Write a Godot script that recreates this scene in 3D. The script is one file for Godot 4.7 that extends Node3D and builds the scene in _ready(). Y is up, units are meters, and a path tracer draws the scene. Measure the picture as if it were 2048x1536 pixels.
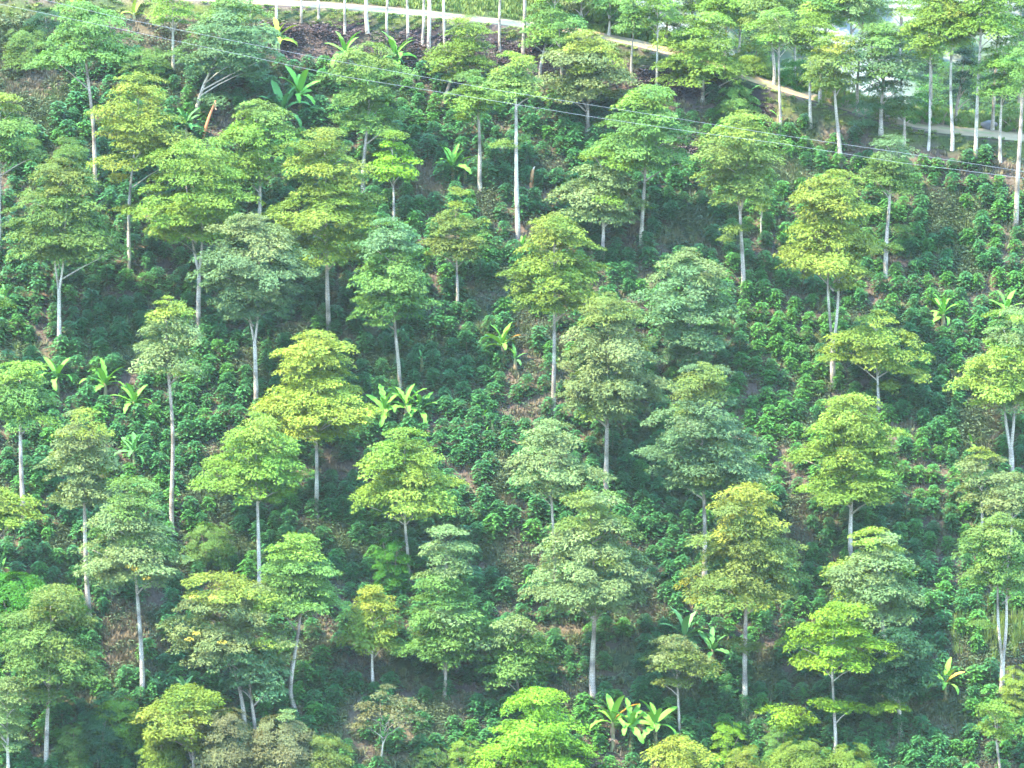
extends Node3D
# A shaded coffee plantation on a steep hillside, seen across the valley with a long lens.

class MB:                                                   # collects one mesh
	var v := PackedVector3Array()
	var n := PackedVector3Array()
	var c := PackedColorArray()
	var i := PackedInt32Array()
	func surface(m: ArrayMesh, mat: Material) -> void:
		var a := []
		a.resize(Mesh.ARRAY_MAX)
		a[Mesh.ARRAY_VERTEX] = v
		a[Mesh.ARRAY_NORMAL] = n
		a[Mesh.ARRAY_COLOR] = c
		a[Mesh.ARRAY_INDEX] = i
		m.add_surface_from_arrays(Mesh.PRIMITIVE_TRIANGLES, a)
		m.surface_set_material(m.get_surface_count() - 1, mat)
	func mesh(mat: Material) -> ArrayMesh:
		var m := ArrayMesh.new()
		surface(m, mat)
		return m
	func leaf(base: Vector3, dir: Vector3, side: Vector3, nor: Vector3, length: float, width: float, col: Color) -> void:
		var mid := base + dir * length * 0.45 + nor * width * 0.18
		v.append_array(PackedVector3Array([base, mid - side * width * 0.5, base + dir * length, mid + side * width * 0.5]))
		n.append_array(PackedVector3Array([nor, nor, nor, nor]))
		c.append_array(PackedColorArray([col, col, col, col]))
		var k := v.size() - 4
		i.append_array(PackedInt32Array([k, k + 1, k + 2, k, k + 2, k + 3]))
	func tube(p: Array, r: Array, sides: int, cols: Array) -> void:
		var k0 := v.size()
		for a in p.size():
			var t: Vector3 = (p[mini(a + 1, p.size() - 1)] - p[maxi(a - 1, 0)]).normalized()
			var x := t.cross(Vector3(0.13, 0.21, 1.0)).normalized()
			var y := x.cross(t).normalized()
			for s in sides:
				var d := x * cos(TAU * s / sides) + y * sin(TAU * s / sides)
				v.append(p[a] + d * r[a])
				n.append(d)
				c.append(cols[a])
		for a in p.size() - 1:
			for s in sides:
				var q := k0 + a * sides + s
				var w := k0 + a * sides + (s + 1) % sides
				i.append_array(PackedInt32Array([q, w, q + sides, w, w + sides, q + sides]))
		var top := v.size()
		v.append(p[-1] + (p[-1] - p[-2]).normalized() * r[-1] * 0.4)
		n.append((p[-1] - p[-2]).normalized())
		c.append(cols[-1])
		for s in sides:
			i.append_array(PackedInt32Array([top - sides + s, top - sides + (s + 1) % sides, top]))

const ROAD := [Vector2(-23.98, -28.79), Vector2(-17.34, -28.4), Vector2(-11.38, -28.01), Vector2(-6.41, -27.5), Vector2(0.53, -26.6), Vector2(3.49, -26.13), Vector2(6.61, -25.43), Vector2(9.72, -24.58), Vector2(13.3, -23.23), Vector2(16.85, -21.7), Vector2(19.44, -20.93), Vector2(22, -19.91), Vector2(25.2, -18.92), Vector2(28.43, -18.47), Vector2(33.19, -17.9), Vector2(38.09, -17.53)]
const GAPS := [
	Vector4(-31.1, -20.73, 2.26, 2.6), Vector4(-32.62, -24.19, 1.45, 1.6), Vector4(-22.28, -24, 0.9, 1.63), Vector4(11.52, -10.32, 1.13, 2.04), Vector4(17.43, -15, 1.29, 1.21), Vector4(27.6, -12.3, 1.13, 1.59),
	Vector4(0.82, -3.71, 1.45, 1.79), Vector4(-16.43, -1.52, 0.97, 0.92), Vector4(-0.12, 12.38, 1.45, 2.01), Vector4(17.31, 10.15, 1.13, 2.04), Vector4(-22.7, 17.65, 2.1, 2.63), Vector4(8.35, 15.37, 1.94, 1.26),
	Vector4(-3.7, 22.21, 1.61, 1.65), Vector4(25.73, 23.43, 1.94, 1.42), Vector4(-18.27, 7.68, 1.61, 1.32), Vector4(-11.44, 10.19, 1.61, 0.96), Vector4(-12.07, -2.73, 0.65, 0.72), Vector4(10.05, 20.68, 1.45, 0.88),
	Vector4(-0.74, 8.23, 0.81, 1.08), Vector4(29.1, 2.62, 1.61, 1.59), Vector4(29.59, 18.96, 1.94, 2.04), Vector4(27.2, 18.74, 1.13, 1.78), Vector4(-10.17, 12.32, 1.13, 1.15), Vector4(3.77, 20.58, 1.94, 0.69),
	Vector4(14.89, 19.02, 0.97, 1.26), Vector4(-12.12, 19.19, 1.13, 1.51), Vector4(12.52, -5.8, 0.65, 0.69), Vector4(2.45, -15.13, 1.29, 0.96), Vector4(-5.27, -13.63, 0.81, 2.29), Vector4(-17.83, 10.99, 1.29, 1.04),
	Vector4(10.22, -16.62, 1.29, 1.97), Vector4(14.42, 14.5, 0.65, 1.2), Vector4(-13.65, -3.06, 0.81, 0.89), Vector4(-27.87, 11.52, 0.81, 1.36), Vector4(29.13, -8.38, 0.71, 1.45), Vector4(8.55, 4.05, 0.81, 0.93),
	Vector4(-2.05, -12.32, 0.65, 1.86)]
const LITTER := [
	Vector4(0.82, -3.91, 1.29, 1.6), Vector4(0.66, -1.94, 0.81, 0.76), Vector4(-8.15, -12.69, 0.71, 0.54), Vector4(-5.28, -14.46, 0.71, 2.39), Vector4(17.92, -15.01, 1.13, 1.1), Vector4(11.32, -15.39, 0.97, 1),
	Vector4(2.61, -15.16, 0.97, 0.85), Vector4(17.29, 10.83, 0.58, 1.7), Vector4(0.18, 14.11, 1.94, 0.52), Vector4(9.45, 20.7, 2.26, 0.76), Vector4(25.72, 23.75, 1.77, 1.26), Vector4(-16.42, -1.33, 0.81, 0.66),
	Vector4(14.93, 17.79, 0.65, 1.23), Vector4(27.91, 6.93, 1.13, 0.51), Vector4(-27.12, -22.51, 0.58, 0.78), Vector4(-22.12, -24.19, 0.71, 1.2), Vector4(-30.51, -21.86, 1.61, 1.47), Vector4(31.37, -8.76, 0.65, 1.7),
	Vector4(-21.02, 14.77, 0.97, 0.65), Vector4(-4.92, -10.61, 0.65, 1.37), Vector4(20.46, 8.15, 0.32, 0.4), Vector4(-12.58, 24.17, 0.65, 0.4), Vector4(-0.43, 8.55, 0.97, 0.47)]
const BRACKEN := [
	Vector4(-15.25, -25.09, 1.94, 0.68), Vector4(-11.31, -25.32, 2.9, 0.64), Vector4(-6.04, -24.64, 2.26, 0.68), Vector4(-2.1, -24.32, 2.26, 0.68), Vector4(1.18, -23.9, 1.94, 0.79), Vector4(4.13, -23.23, 1.61, 0.79),
	Vector4(9.01, -21.82, 1.61, 0.63), Vector4(16.13, -19.71, 1.29, 0.67), Vector4(12.25, -20.8, 1.94, 0.56), Vector4(15.46, -19.03, 1.29, 0.56), Vector4(11.52, -17.15, 0.81, 0.87), Vector4(10.3, -20.64, 1.29, 0.47)]
const GRASSY := [
	Vector4(28.95, 17.23, 2.26, 2.48), Vector4(28.67, 9.63, 2.58, 2.21), Vector4(20.52, 13.74, 1.29, 0.95), Vector4(-2.29, 5.12, 1.29, 1.39), Vector4(16.15, 8.48, 1.94, 2.17), Vector4(27.15, 4.08, 2.58, 2.45),
	Vector4(9.87, 14.93, 1.61, 1.28), Vector4(20.13, 22.59, 4.84, 1.3)]

var rng := RandomNumberGenerator.new()
var noise := FastNoiseLite.new()
var fine := FastNoiseLite.new()
var mats := {}
var bark_tex := NoiseTexture2D.new()
var pads := []                                              # leafy pads that the crowns are made of: [vertices, normals, colours]
var run_index := PackedInt32Array()
var used := {}
var trees := []                                             # {p, h, hb, cx, hw, short}
var cam_at := Vector3.ZERO
var cam_fwd := Vector3.ZERO
var cam_up := Vector3.ZERO

# leaf colours as linear base colours
const LEAF := {
	"green": [0.105, 0.180, 0.050], "blue": [0.105, 0.178, 0.092], "pale": [0.155, 0.205, 0.092], "olive": [0.138, 0.190, 0.052],
	"yellow": [0.180, 0.235, 0.046], "lime": [0.140, 0.215, 0.040], "vivid": [0.165, 0.285, 0.030], "gold": [0.215, 0.238, 0.042],
	"dark": [0.030, 0.075, 0.038], "brown": [0.140, 0.150, 0.080], "leaf": [0.050, 0.175, 0.022],
}

func smooth(a: float, b: float, x: float) -> float:
	var t := clampf((x - a) / (b - a), 0.0, 1.0)
	return t * t * (3.0 - 2.0 * t)

func road_line(x: float) -> float:
	if x <= ROAD[0].x: return ROAD[0].y
	for k in ROAD.size() - 1:
		if x <= ROAD[k + 1].x:
			return lerpf(ROAD[k].y, ROAD[k + 1].y, (x - ROAD[k].x) / (ROAD[k + 1].x - ROAD[k].x))
	return ROAD[-1].y

func road_z(x: float) -> float:
	return (road_line(x - 2) + road_line(x - 1) + road_line(x) + road_line(x + 1) + road_line(x + 2)) / 5.0

func height_by(x: float, z: float, zq: float) -> float:
	var d := zq - z
	var yr := -0.7 * zq
	if d < -4.1:
		var base := -0.7 * z if z < 110 else (-77.0 if z < 120 else -77.0 + 0.58 * (z - 120))
		var und := 0.45 * sin(0.13 * x + 1) * cos(0.11 * z) + 0.25 * sin(0.31 * x + 0.27 * z) + 0.1 * sin(0.9 * x - 0.5 * z)
		return base + und * smooth(4.1, 9, -d)
	if d < -1.9:
		return lerpf(yr, -0.7 * (zq + 4.1), (-1.9 - d) / 2.2)
	if d < 1.9: return yr
	var left := yr + 0.3 * (d - 1.9) - 0.5 * maxf(0, d - 60)
	var right := yr + 0.3 * smooth(1.9, 3.2, d) - 0.55 * maxf(0, d - 4.5)
	return maxf(-110, lerpf(left, right, smooth(5, 13, x)))

func height(x: float, z: float) -> float:
	return height_by(x, z, road_z(x))

func on_ground(p: Vector2, sunk := 0.0) -> Vector3:
	return Vector3(p.x, height(p.x, p.y) - sunk, p.y)

func inside(blobs: Array, x: float, z: float) -> float:     # 1 in the middle of a patch, 0 outside all of them
	var best := 0.0
	for b in blobs:
		var e := Vector2((x - b.x) / b.z, (z - b.y) / b.w).length()
		best = maxf(best, 1.0 - e * 0.75)
	return best

func lin(r: float, g: float, b: float) -> Color:
	return Color(r, g, b).linear_to_srgb()

func matte(key: String, col: Color, rough := 0.8, through := 0.0, spec := 0.5) -> StandardMaterial3D:
	if mats.has(key): return mats[key]
	var m := StandardMaterial3D.new()
	m.albedo_color = col
	m.vertex_color_use_as_albedo = true
	m.roughness = rough
	m.metallic_specular = spec
	m.cull_mode = BaseMaterial3D.CULL_DISABLED
	if through > 0:
		m.backlight_enabled = true
		m.backlight = Color(through, through, through * 0.6)
	mats[key] = m
	return m

func leaf_mat(col: String, shift: int) -> StandardMaterial3D:
	var a: Array = LEAF[col]
	var k: float = [1.0, 0.88, 1.1][shift]
	var w: float = [1.0, 1.08, 0.93][shift]
	return matte("leaf_%s_%d" % [col, shift], lin(a[0] * k * w * 1.25, a[1] * k * 1.25, a[2] * k * 1.0), 0.6, 0.8, 0.2)

func numbered(called: String) -> String:
	used[called] = used.get(called, -1) + 1
	return called if used[called] == 0 else "%s_%03d" % [called, used[called]]

func put(called: String, mesh: Mesh, parent: Node) -> MeshInstance3D:
	var o := MeshInstance3D.new()
	o.mesh = mesh
	o.name = numbered(called) if parent == self else called
	parent.add_child(o, true)
	return o

func tag(o: Node, label: String, category: String, group := "") -> void:
	o.set_meta("label", label)
	o.set_meta("category", category)
	if group: o.set_meta("group", group)

func thing(called: String, label: String, category: String, at: Vector3, group := "") -> Node3D:
	var o := Node3D.new()
	o.name = numbered(called)
	add_child(o)
	o.position = at
	tag(o, label, category, group)
	return o

func scatter(called: String, label: String, mesh: Mesh, places: Array, tints: Array) -> void:   # what nobody could count
	var mm := MultiMesh.new()
	mm.transform_format = MultiMesh.TRANSFORM_3D
	mm.use_colors = true
	mm.mesh = mesh
	mm.instance_count = places.size()
	for k in places.size():
		mm.set_instance_transform(k, places[k])
		mm.set_instance_color(k, tints[k])
	var o := MultiMeshInstance3D.new()
	o.multimesh = mm
	o.name = called
	add_child(o)
	o.set_meta("kind", "stuff")
	o.set_meta("label", label)

# ------------------------------------------------------------------ leaves and trees

func make_pad(lumps: int, per: int, length: float) -> Array:
	var m := MB.new()
	var pad_tone := rng.randf_range(0.8, 1.0)
	var pad_red := rng.randf_range(0.86, 1.0)
	for l in lumps:
		var a := TAU * l / lumps + rng.randf_range(-0.4, 0.4)
		var r := sqrt(rng.randf()) * 0.78 if l else 0.0
		var mid := Vector3(cos(a) * r, 0.32 * (1 - r * r) + rng.randf_range(-0.12, 0.12), sin(a) * r)
		var tone := rng.randf_range(0.66, 0.94)
		for k in per:
			var b := rng.randf() * TAU
			var q := sqrt(rng.randf())
			var up := rng.randf_range(-0.5, 1.0)
			var at := mid + Vector3(cos(b) * q * 0.32, up * 0.16 * (1.15 - q * q), sin(b) * q * 0.32)
			var b2 := b + rng.randf_range(-0.9, 0.9)
			var d := Vector3(cos(b2), rng.randf_range(-0.75, 0.2), sin(b2)).normalized()
			var s := d.cross(Vector3.UP).normalized().rotated(d, rng.randf_range(-0.6, 0.6))
			var t := tone * rng.randf_range(0.72, 1.06)
			t *= pad_tone
			var long := length * rng.randf_range(0.75, 1.2)
			var w := long * rng.randf_range(0.24, 0.32) * (1.0 if k % 2 else -1.0)
			var nor := s.cross(d).normalized()
			var tri := [at, at + d * long * 0.45 - s * w + nor * long * 0.08, at + d * long + s * w * 0.6]
			if w < 0: tri = [tri[0], tri[2], tri[1]]
			m.v.append_array(PackedVector3Array(tri))
			for q2 in 3:
				m.n.append(nor)
				m.c.append(Color(t * pad_red, t, t * rng.randf_range(0.8, 1.0)))
	return [m.v, m.n, m.c]

var pad_count := 0

func add_pad(m: MB, at: Vector3, size: float, tilt: Vector3) -> void:
	pad_count += 1
	var p: Array = pads[rng.randi() % pads.size()]
	var b := Basis(Vector3.UP, rng.randf() * TAU)
	if tilt.length() > 0.01:
		b = Basis(Vector3.UP.cross(tilt).normalized(), tilt.length()) * b
	var turn := Transform3D(b, Vector3.ZERO)
	m.n.append_array(turn * p[1])
	m.v.append_array(Transform3D(b.scaled(Vector3.ONE * size), at) * p[0])
	m.c.append_array(p[2])

func profile(shape: String, t: float) -> float:
	match shape:
		"o": return sqrt(maxf(0.04, 1.0 - pow((t - 0.42) / 0.6, 2)))
		"u": return lerpf(0.72, 1.0, t / 0.35) if t < 0.35 else sqrt(maxf(0.05, 1.0 - pow((t - 0.35) / 0.68, 2)))
		"d": return (0.74 * sqrt(maxf(0.08, 1.0 - pow((t - 0.62) / 0.41, 2)))) if t > 0.5 else 0.66 + 0.34 * sin(PI * t / 0.5)
		_: return lerpf(0.78, 1.0, t / 0.2) if t < 0.2 else 1.0 - 0.58 * pow((t - 0.2) / 0.8, 1.5)

func bark_tones(count: int) -> Array:
	var a := []
	for k in count:
		var t := rng.randf_range(0.62, 1.0)
		if rng.randf() < 0.22: t *= 0.5
		a.append(Color(t, t * rng.randf_range(0.92, 0.99), t * rng.randf_range(0.84, 0.97)))
	return a

func shade_tree(p: Vector2, h: float, hb: float, cx: float, hw: float, shape: String, col: String, tip: String, fork: float, rad: float, dens: float, lobes: Array, flowers: Array, short: String, phrase: String) -> void:
	var root := thing("shade_tree", short + " " + phrase, "tree", on_ground(p, 0.1), "shade trees over the coffee")
	rng.seed = 1000 + trees.size() * 77
	trees.append({"p": root.position, "h": h, "hb": hb, "cx": cx, "hw": hw, "short": short})
	var main := MB.new()
	var fresh := MB.new()
	var ends := []
	var hc := h - hb
	var step := 1.0 if shape == "t" else 0.72
	var tiers := maxi(2, roundi(hc / step))
	for k in tiers:
		var t := (k + 0.4) / tiers
		var r := hw * profile(shape, t) * rng.randf_range(0.78, 1.14)
		var open_side := rng.randf() * TAU
		var shove := Vector2(rng.randf_range(-0.18, 0.18), rng.randf_range(-0.18, 0.18)) * r
		var size := clampf(0.32 * r + 0.40, 0.5, 1.08)
		var ring := maxf(0.0, r - size * 0.78)
		var at_x := cx * lerpf(0.7, 1.0, t)
		for inner in [1.0, 0.45]:
			if inner < 1.0 and ring < 1.0: continue
			var around := maxi(1, roundi(TAU * ring * inner / (size * 1.28)))
			var off := rng.randf() * TAU
			for j in around:
				var a := off + TAU * j / around + rng.randf_range(-0.25, 0.25)
				if rng.randf() > dens * (0.95 if cos(a - open_side) < 0.75 else 0.4): continue
				var rr: float = ring * inner * (rng.randf_range(0.76, 1.1) if rng.randf() < 0.85 else rng.randf_range(1.1, 1.32))
				var y: float = hb + 0.25 + t * (hc - 0.45) - 0.12 * rr * rr / maxf(hw, 0.6) + rng.randf_range(-0.17, 0.17)
				var at := Vector3(at_x + shove.x + cos(a) * rr, y, shove.y + sin(a) * rr)
				var to_tip: bool = tip != "" and ((t > 0.68 and rng.randf() < 0.8) or rng.randf() < 0.1)
				add_pad(fresh if to_tip else main, at, size * rng.randf_range(0.82, 1.15), Vector3(cos(a), 0, sin(a)) * rng.randf_range(0.1, 0.45) * minf(1.0, rr))
				if inner == 1.0: ends.append(at)
	add_pad(fresh if tip else main, Vector3(cx, h - 0.25, 0), 0.5, Vector3.ZERO)
	for l in lobes:
		var first := ends.size()
		for k in 4:
			var a := rng.randf() * TAU
			var w: float = l.z * (0.0 if k == 0 else 0.5)
			var at := Vector3(l.x + cos(a) * w, l.y + rng.randf_range(-0.2, 0.2), sin(a) * w + rng.randf_range(-0.5, 0.8))
			add_pad(main, at, clampf(l.z * 0.66, 0.4, 0.95), Vector3(cos(a), 0, sin(a)) * 0.2)
			if k == 0: ends.append(at)
		ends[first] = ends[-1]
	var crown := ArrayMesh.new()
	var shift := rng.randi() % 3
	for part in [[main, leaf_mat(col, shift)], [fresh, leaf_mat(tip if tip else col, shift)]]:
		var m: MB = part[0]
		if m.v.size() == 0: continue
		m.i = run_index.slice(0, m.v.size())
		m.surface(crown, part[1])
	put("crown", crown, root)
	# the trunk, gently bent, with its leader running up into the crown
	var tone := rng.randi() % 3
	var bark := matte("bark_%d" % tone, [lin(0.62, 0.57, 0.50), lin(0.55, 0.50, 0.43), lin(0.48, 0.42, 0.35)][tone], 0.9, 0.0, 0.2)
	if bark.albedo_texture == null:
		bark.albedo_texture = bark_tex
		bark.uv1_triplanar = true
		bark.uv1_world_triplanar = true
		bark.uv1_scale = Vector3(1.5, 0.6, 1.5)
	var stem_top := h - minf(1.3, hc * 0.3)
	var bare := fork if fork > 0 else stem_top
	var count := maxi(5, int(bare / 0.4))
	var bend := Vector2(rng.randf_range(-0.13, 0.13), rng.randf_range(-0.13, 0.13))
	if phrase.contains("crooked"): bend = Vector2(0.3, 0.1)
	var phase := rng.randf() * TAU
	var pts := []
	var radii := []
	for k in count + 1:
		var s := float(k) / count
		var y := s * bare
		var lean := smooth(0.0, 1.0, y / stem_top)
		pts.append(Vector3(cx * 0.9 * lean + bend.x * sin(y * 0.55 + phase) * minf(1.0, y), y, bend.y * sin(y * 0.47 + phase) * minf(1.0, y)))
		radii.append((rad * 0.9 * lerpf(1.0, 0.55, minf(1.0, y / hb)) * lerpf(1.0, 0.3, smooth(hb, stem_top, y)) + rad * 0.25 * exp(-y * 2.5)) * rng.randf_range(0.95, 1.05))
	var trunk := MB.new()
	trunk.tube(pts, radii, 9, bark_tones(pts.size()))
	put("trunk", trunk.mesh(bark), root)
	if fork > 0:
		for s in [-1.0, 1.0]:
			var limb := MB.new()
			var a: Vector3 = pts[-1] - Vector3(0, 0.12, 0)
			var e := Vector3(cx * 0.9 + s * hw * 0.16, hb + hc * 0.6, s * 0.3)
			var q := [a]
			var qr := [radii[-1] * 0.8]
			for k in range(1, 9):
				var g := k / 8.0
				q.append(a.lerp(e, g) + Vector3(s * 0.10 * sin(PI * minf(1.0, g * 1.6)), 0, 0))
				qr.append(radii[-1] * lerpf(0.74, 0.3, g))
			limb.tube(q, qr, 7, bark_tones(q.size()))
			put("limb", limb.mesh(bark), root)
	# branches out to the pads
	var wanted := mini(7, ends.size())
	for k in wanted:
		var e: Vector3 = ends[k * ends.size() / wanted]
		var y0 := clampf(e.y - 0.35 - 0.4 * Vector2(e.x, e.z).length(), 0.4, stem_top)
		if fork > 0: y0 = maxf(y0, fork + 0.2)
		var lean0 := smooth(0.0, 1.0, y0 / stem_top)
		var a := Vector3(cx * 0.9 * lean0, y0, 0)
		if e.distance_to(a) < 0.5: continue
		var b := MB.new()
		var thick := rad * lerpf(0.42, 0.2, y0 / h)
		b.tube([a, a.lerp(e, 0.4) + Vector3(0, 0.12, 0), a.lerp(e, 0.75) + Vector3(0, 0.1, 0), e], [thick, thick * 0.8, thick * 0.55, thick * 0.25], 5, bark_tones(4))
		put("branch", b.mesh(bark), root)
	for f in flowers:
		var blossom := MB.new()
		var petals := make_pad(1, 70, 0.16)
		blossom.v = Transform3D(Basis.from_scale(Vector3(0.7, 0.9, 0.7)), Vector3(f.x, f.y, hw * 0.75)) * (petals[0] as PackedVector3Array)
		blossom.n = petals[1]
		blossom.c = petals[2]
		blossom.i = run_index.slice(0, blossom.v.size())
		put("flower_cluster", blossom.mesh(matte("flower", lin(0.55, 0.40, 0.03), 0.6, 0.5)), root).set_meta("kind", "stuff")

func bush(p: Vector2, h: float, hw: float, col: String, label: String) -> void:
	var root := thing("bush", label, "bush", on_ground(p, 0.1), "wild bushes among the trees")
	rng.seed = int(p.x * 131 + p.y * 977)
	var m := MB.new()
	var tiers := maxi(2, roundi(h / 0.6))
	var ends := []
	for k in tiers:
		var t := (k + 0.5) / tiers
		var r := hw * sqrt(maxf(0.1, 1 - pow((t - 0.3) / 0.78, 2)))
		var size := clampf(r * 0.36, 0.34, 0.85)
		var ring := maxf(0.0, r - size * 0.7)
		for j in maxi(1, roundi(TAU * ring / (size * 1.2))):
			var a := j * 2.399 + k * 0.7 + rng.randf_range(-0.3, 0.3)
			var at := Vector3(cos(a) * ring * rng.randf_range(0.55, 1.1), t * h + rng.randf_range(-0.2, 0.2), sin(a) * ring * rng.randf_range(0.55, 1.1))
			add_pad(m, at, size * rng.randf_range(0.8, 1.2), Vector3(cos(a), 0, sin(a)) * 0.5)
			ends.append(at)
	m.i = run_index.slice(0, m.v.size())
	put("foliage", m.mesh(leaf_mat(col, rng.randi() % 3)), root)
	var s := MB.new()
	for k in 4:
		var e: Vector3 = ends[rng.randi() % ends.size()]
		s.tube([Vector3(0.1 * k - 0.15, 0, 0.05 * k), e * 0.55 + Vector3(0, 0.1, 0), e], [0.06, 0.045, 0.02], 5, bark_tones(3))
	put("stem", s.mesh(matte("stem", lin(0.25, 0.19, 0.13), 0.9)), root)

# ------------------------------------------------------------------ coffee

func coffee_meshes(bright: bool) -> Array:
	var m := MB.new()
	var stalk := MB.new()
	var tall := rng.randf_range(1.35, 1.75)
	for k in 40:
		var t := pow((k + 0.5) / 40.0, 0.85)
		var a := k * 2.399 + rng.randf_range(-0.4, 0.4)
		var reach := (0.26 + 0.42 * sin(PI * clampf(0.2 + t * 0.75, 0, 1))) * rng.randf_range(0.75, 1.15)
		var out := Vector3(cos(a), 0, sin(a))
		var y := 0.12 + t * (tall - 0.15)
		for j in 7:
			var g := (j + 0.8) / 7.0
			var at := out * reach * g + Vector3(0, y + 0.16 * g - 0.30 * g * g, 0)
			for s in [-1.0, 1.0]:
				var d: Vector3 = (out * rng.randf_range(0.35, 0.8) + out.cross(Vector3.UP) * s + Vector3(0, rng.randf_range(-0.35, 0.12), 0)).normalized()
				var side: Vector3 = d.cross(Vector3.UP).normalized().rotated(d, rng.randf_range(-0.4, 0.4))
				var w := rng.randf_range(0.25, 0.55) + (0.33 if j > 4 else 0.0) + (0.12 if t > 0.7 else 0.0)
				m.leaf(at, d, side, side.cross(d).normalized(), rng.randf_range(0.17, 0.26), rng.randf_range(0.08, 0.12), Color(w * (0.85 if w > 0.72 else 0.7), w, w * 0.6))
	stalk.tube([Vector3(0, -0.1, 0), Vector3(0.02, tall * 0.5, 0.01), Vector3(0, tall, 0)], [0.03, 0.022, 0.01], 5, bark_tones(3))
	var leaves := matte("coffee_bright" if bright else "coffee_dark", lin(0.095, 0.230, 0.055) if bright else lin(0.062, 0.172, 0.068), 0.42, 0.3, 0.4)
	return [m.mesh(leaves), stalk.mesh(matte("stem", lin(0.25, 0.19, 0.13), 0.9))]

func seen_at(p: Vector3) -> Vector3:                         # right, up (of a half frame height) and distance as the camera sees it
	var r := p - cam_at
	var d := r.dot(cam_fwd)
	return Vector3(r.x / d, r.dot(cam_up) / d, d) / Vector3(0.06, 0.06, 1)

func plant_coffee() -> void:
	rng.seed = 4242
	var kinds := []
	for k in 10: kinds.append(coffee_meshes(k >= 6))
	var all := []
	var row := 0
	var z := 46.0
	while z > -40.0:
		row += 1
		var x := -43.0 + fmod(row * 0.13, 1.06)
		while x < 42.0:
			x += 1.06
			var q := Vector2(x + rng.randf_range(-0.22, 0.22), z + rng.randf_range(-0.36, 0.36))
			var roll := rng.randf()
			var size := rng.randf_range(0.74, 1.08)
			var kind := rng.randi() % 6
			var turn := rng.randf() * TAU
			if q.y - road_z(q.x) < (5.0 if q.x < 12 else 3.1): continue
			if inside(GAPS, q.x, q.y) > 0.3 and roll > 0.07: continue
			if inside(BRACKEN, q.x, q.y) > 0.3 and roll > 0.2: continue
			var thin := noise.get_noise_2d(q.x * 1.3 + 40, q.y * 0.9)
			var lush := smooth(8, 16, q.x) * smooth(26, 8, q.y) * smooth(-30, -18, q.y)
			if roll > 0.97 - smooth(0.0, 0.4, thin) * 0.3 * (1.0 - lush): continue
			if lush * 0.55 + noise.get_noise_2d(q.x + 200, q.y) * 0.5 + 0.08 > roll: kind = 6 + kind % 4
			if lush > 0.5: size *= 0.92
			var at := on_ground(q, 0.05)
			var s := seen_at(at + Vector3(0, 0.7, 0))
			all.append({"p": at, "size": size, "kind": kind, "turn": turn, "roll": roll, "show": size / s.z if absf(s.x) < 1.31 and absf(s.y) < 0.985 else 0.0, "s": s})
		z -= 1.2
	for c in all:                                           # which shrubs a crown hides
		if c.show == 0.0: continue
		for t in trees:
			if t.p.z < c.p.z: continue
			var m := seen_at(t.p + Vector3(t.cx, (t.h + t.hb) * 0.5, 0))
			var e := Vector2((c.s.x - m.x) * m.z * 0.06 / (t.hw * 1.05 + 0.3), (c.s.y - m.y) * m.z * 0.06 / ((t.h - t.hb) * 0.52 + 0.3))
			if e.length() < 1.0:
				c.show = 0.0
				break
	var order := all.filter(func(c): return c.show > 0)
	order.sort_custom(func(a, b): return a.show > b.show)
	var single := {}
	for k in mini(300, order.size()): single[order[k]["p"]] = true
	# the name of each shrub: its nearest tree, the side it stands on and its rank there
	var sides := {}
	for c in all:
		if c.show == 0.0 and not single.has(c.p): pass
		var best := 1e9
		var near = null
		for t in trees:
			var d := Vector2(t.p.x - c.p.x, (t.p.z - c.p.z) * 0.9).length()
			if d < best:
				best = d
				near = t
		var dx: float = c.p.x - near.p.x
		var dz: float = c.p.z - near.p.z
		c.side = ("right of" if dx > 0 else "left of") if absf(dx) > absf(dz) else ("downhill of" if dz > 0 else "uphill of")
		c.near = near.short
		c.far = best
		if not sides.has(c.near + c.side): sides[c.near + c.side] = []
		sides[c.near + c.side].append(c)
	const RANK := ["nearest", "second", "third", "fourth", "fifth", "sixth", "seventh", "eighth", "ninth", "tenth"]
	for key in sides:
		sides[key].sort_custom(func(a, b): return a.far < b.far)
		for k in sides[key].size():
			sides[key][k].rank = RANK[k] if k < 10 else "%dth" % (k + 1)
	var places := {}
	for c in all:
		var x := Transform3D(Basis(Vector3.UP, c.turn).scaled(Vector3.ONE * c.size), c.p)
		if single.has(c.p):
			var words: String = c.rank + " coffee shrub " + c.side + " the " + c.near
			var o := thing("coffee_shrub", words, "coffee shrub", c.p, "coffee shrubs planted under the shade trees")
			o.transform = x
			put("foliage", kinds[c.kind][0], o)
			put("stem", kinds[c.kind][1], o)
		else:
			if not places.has(c.kind): places[c.kind] = []
			places[c.kind].append(x)
	var mass := Node3D.new()
	mass.name = "coffee_shrubbery"
	add_child(mass)
	mass.set_meta("kind", "stuff")
	mass.set_meta("label", "the rest of the dark green coffee planting under the trees")
	for k in places:
		var mm := MultiMesh.new()
		mm.transform_format = MultiMesh.TRANSFORM_3D
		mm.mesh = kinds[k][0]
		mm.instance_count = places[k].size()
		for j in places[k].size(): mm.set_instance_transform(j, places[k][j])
		var o := MultiMeshInstance3D.new()
		o.multimesh = mm
		o.name = "foliage"
		mass.add_child(o, true)
		o.set_meta("kind", "stuff")
	print("pads in all ", pad_count, " coffee ", all.size(), " seen ", order.size())

# ------------------------------------------------------------------ bananas

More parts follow.
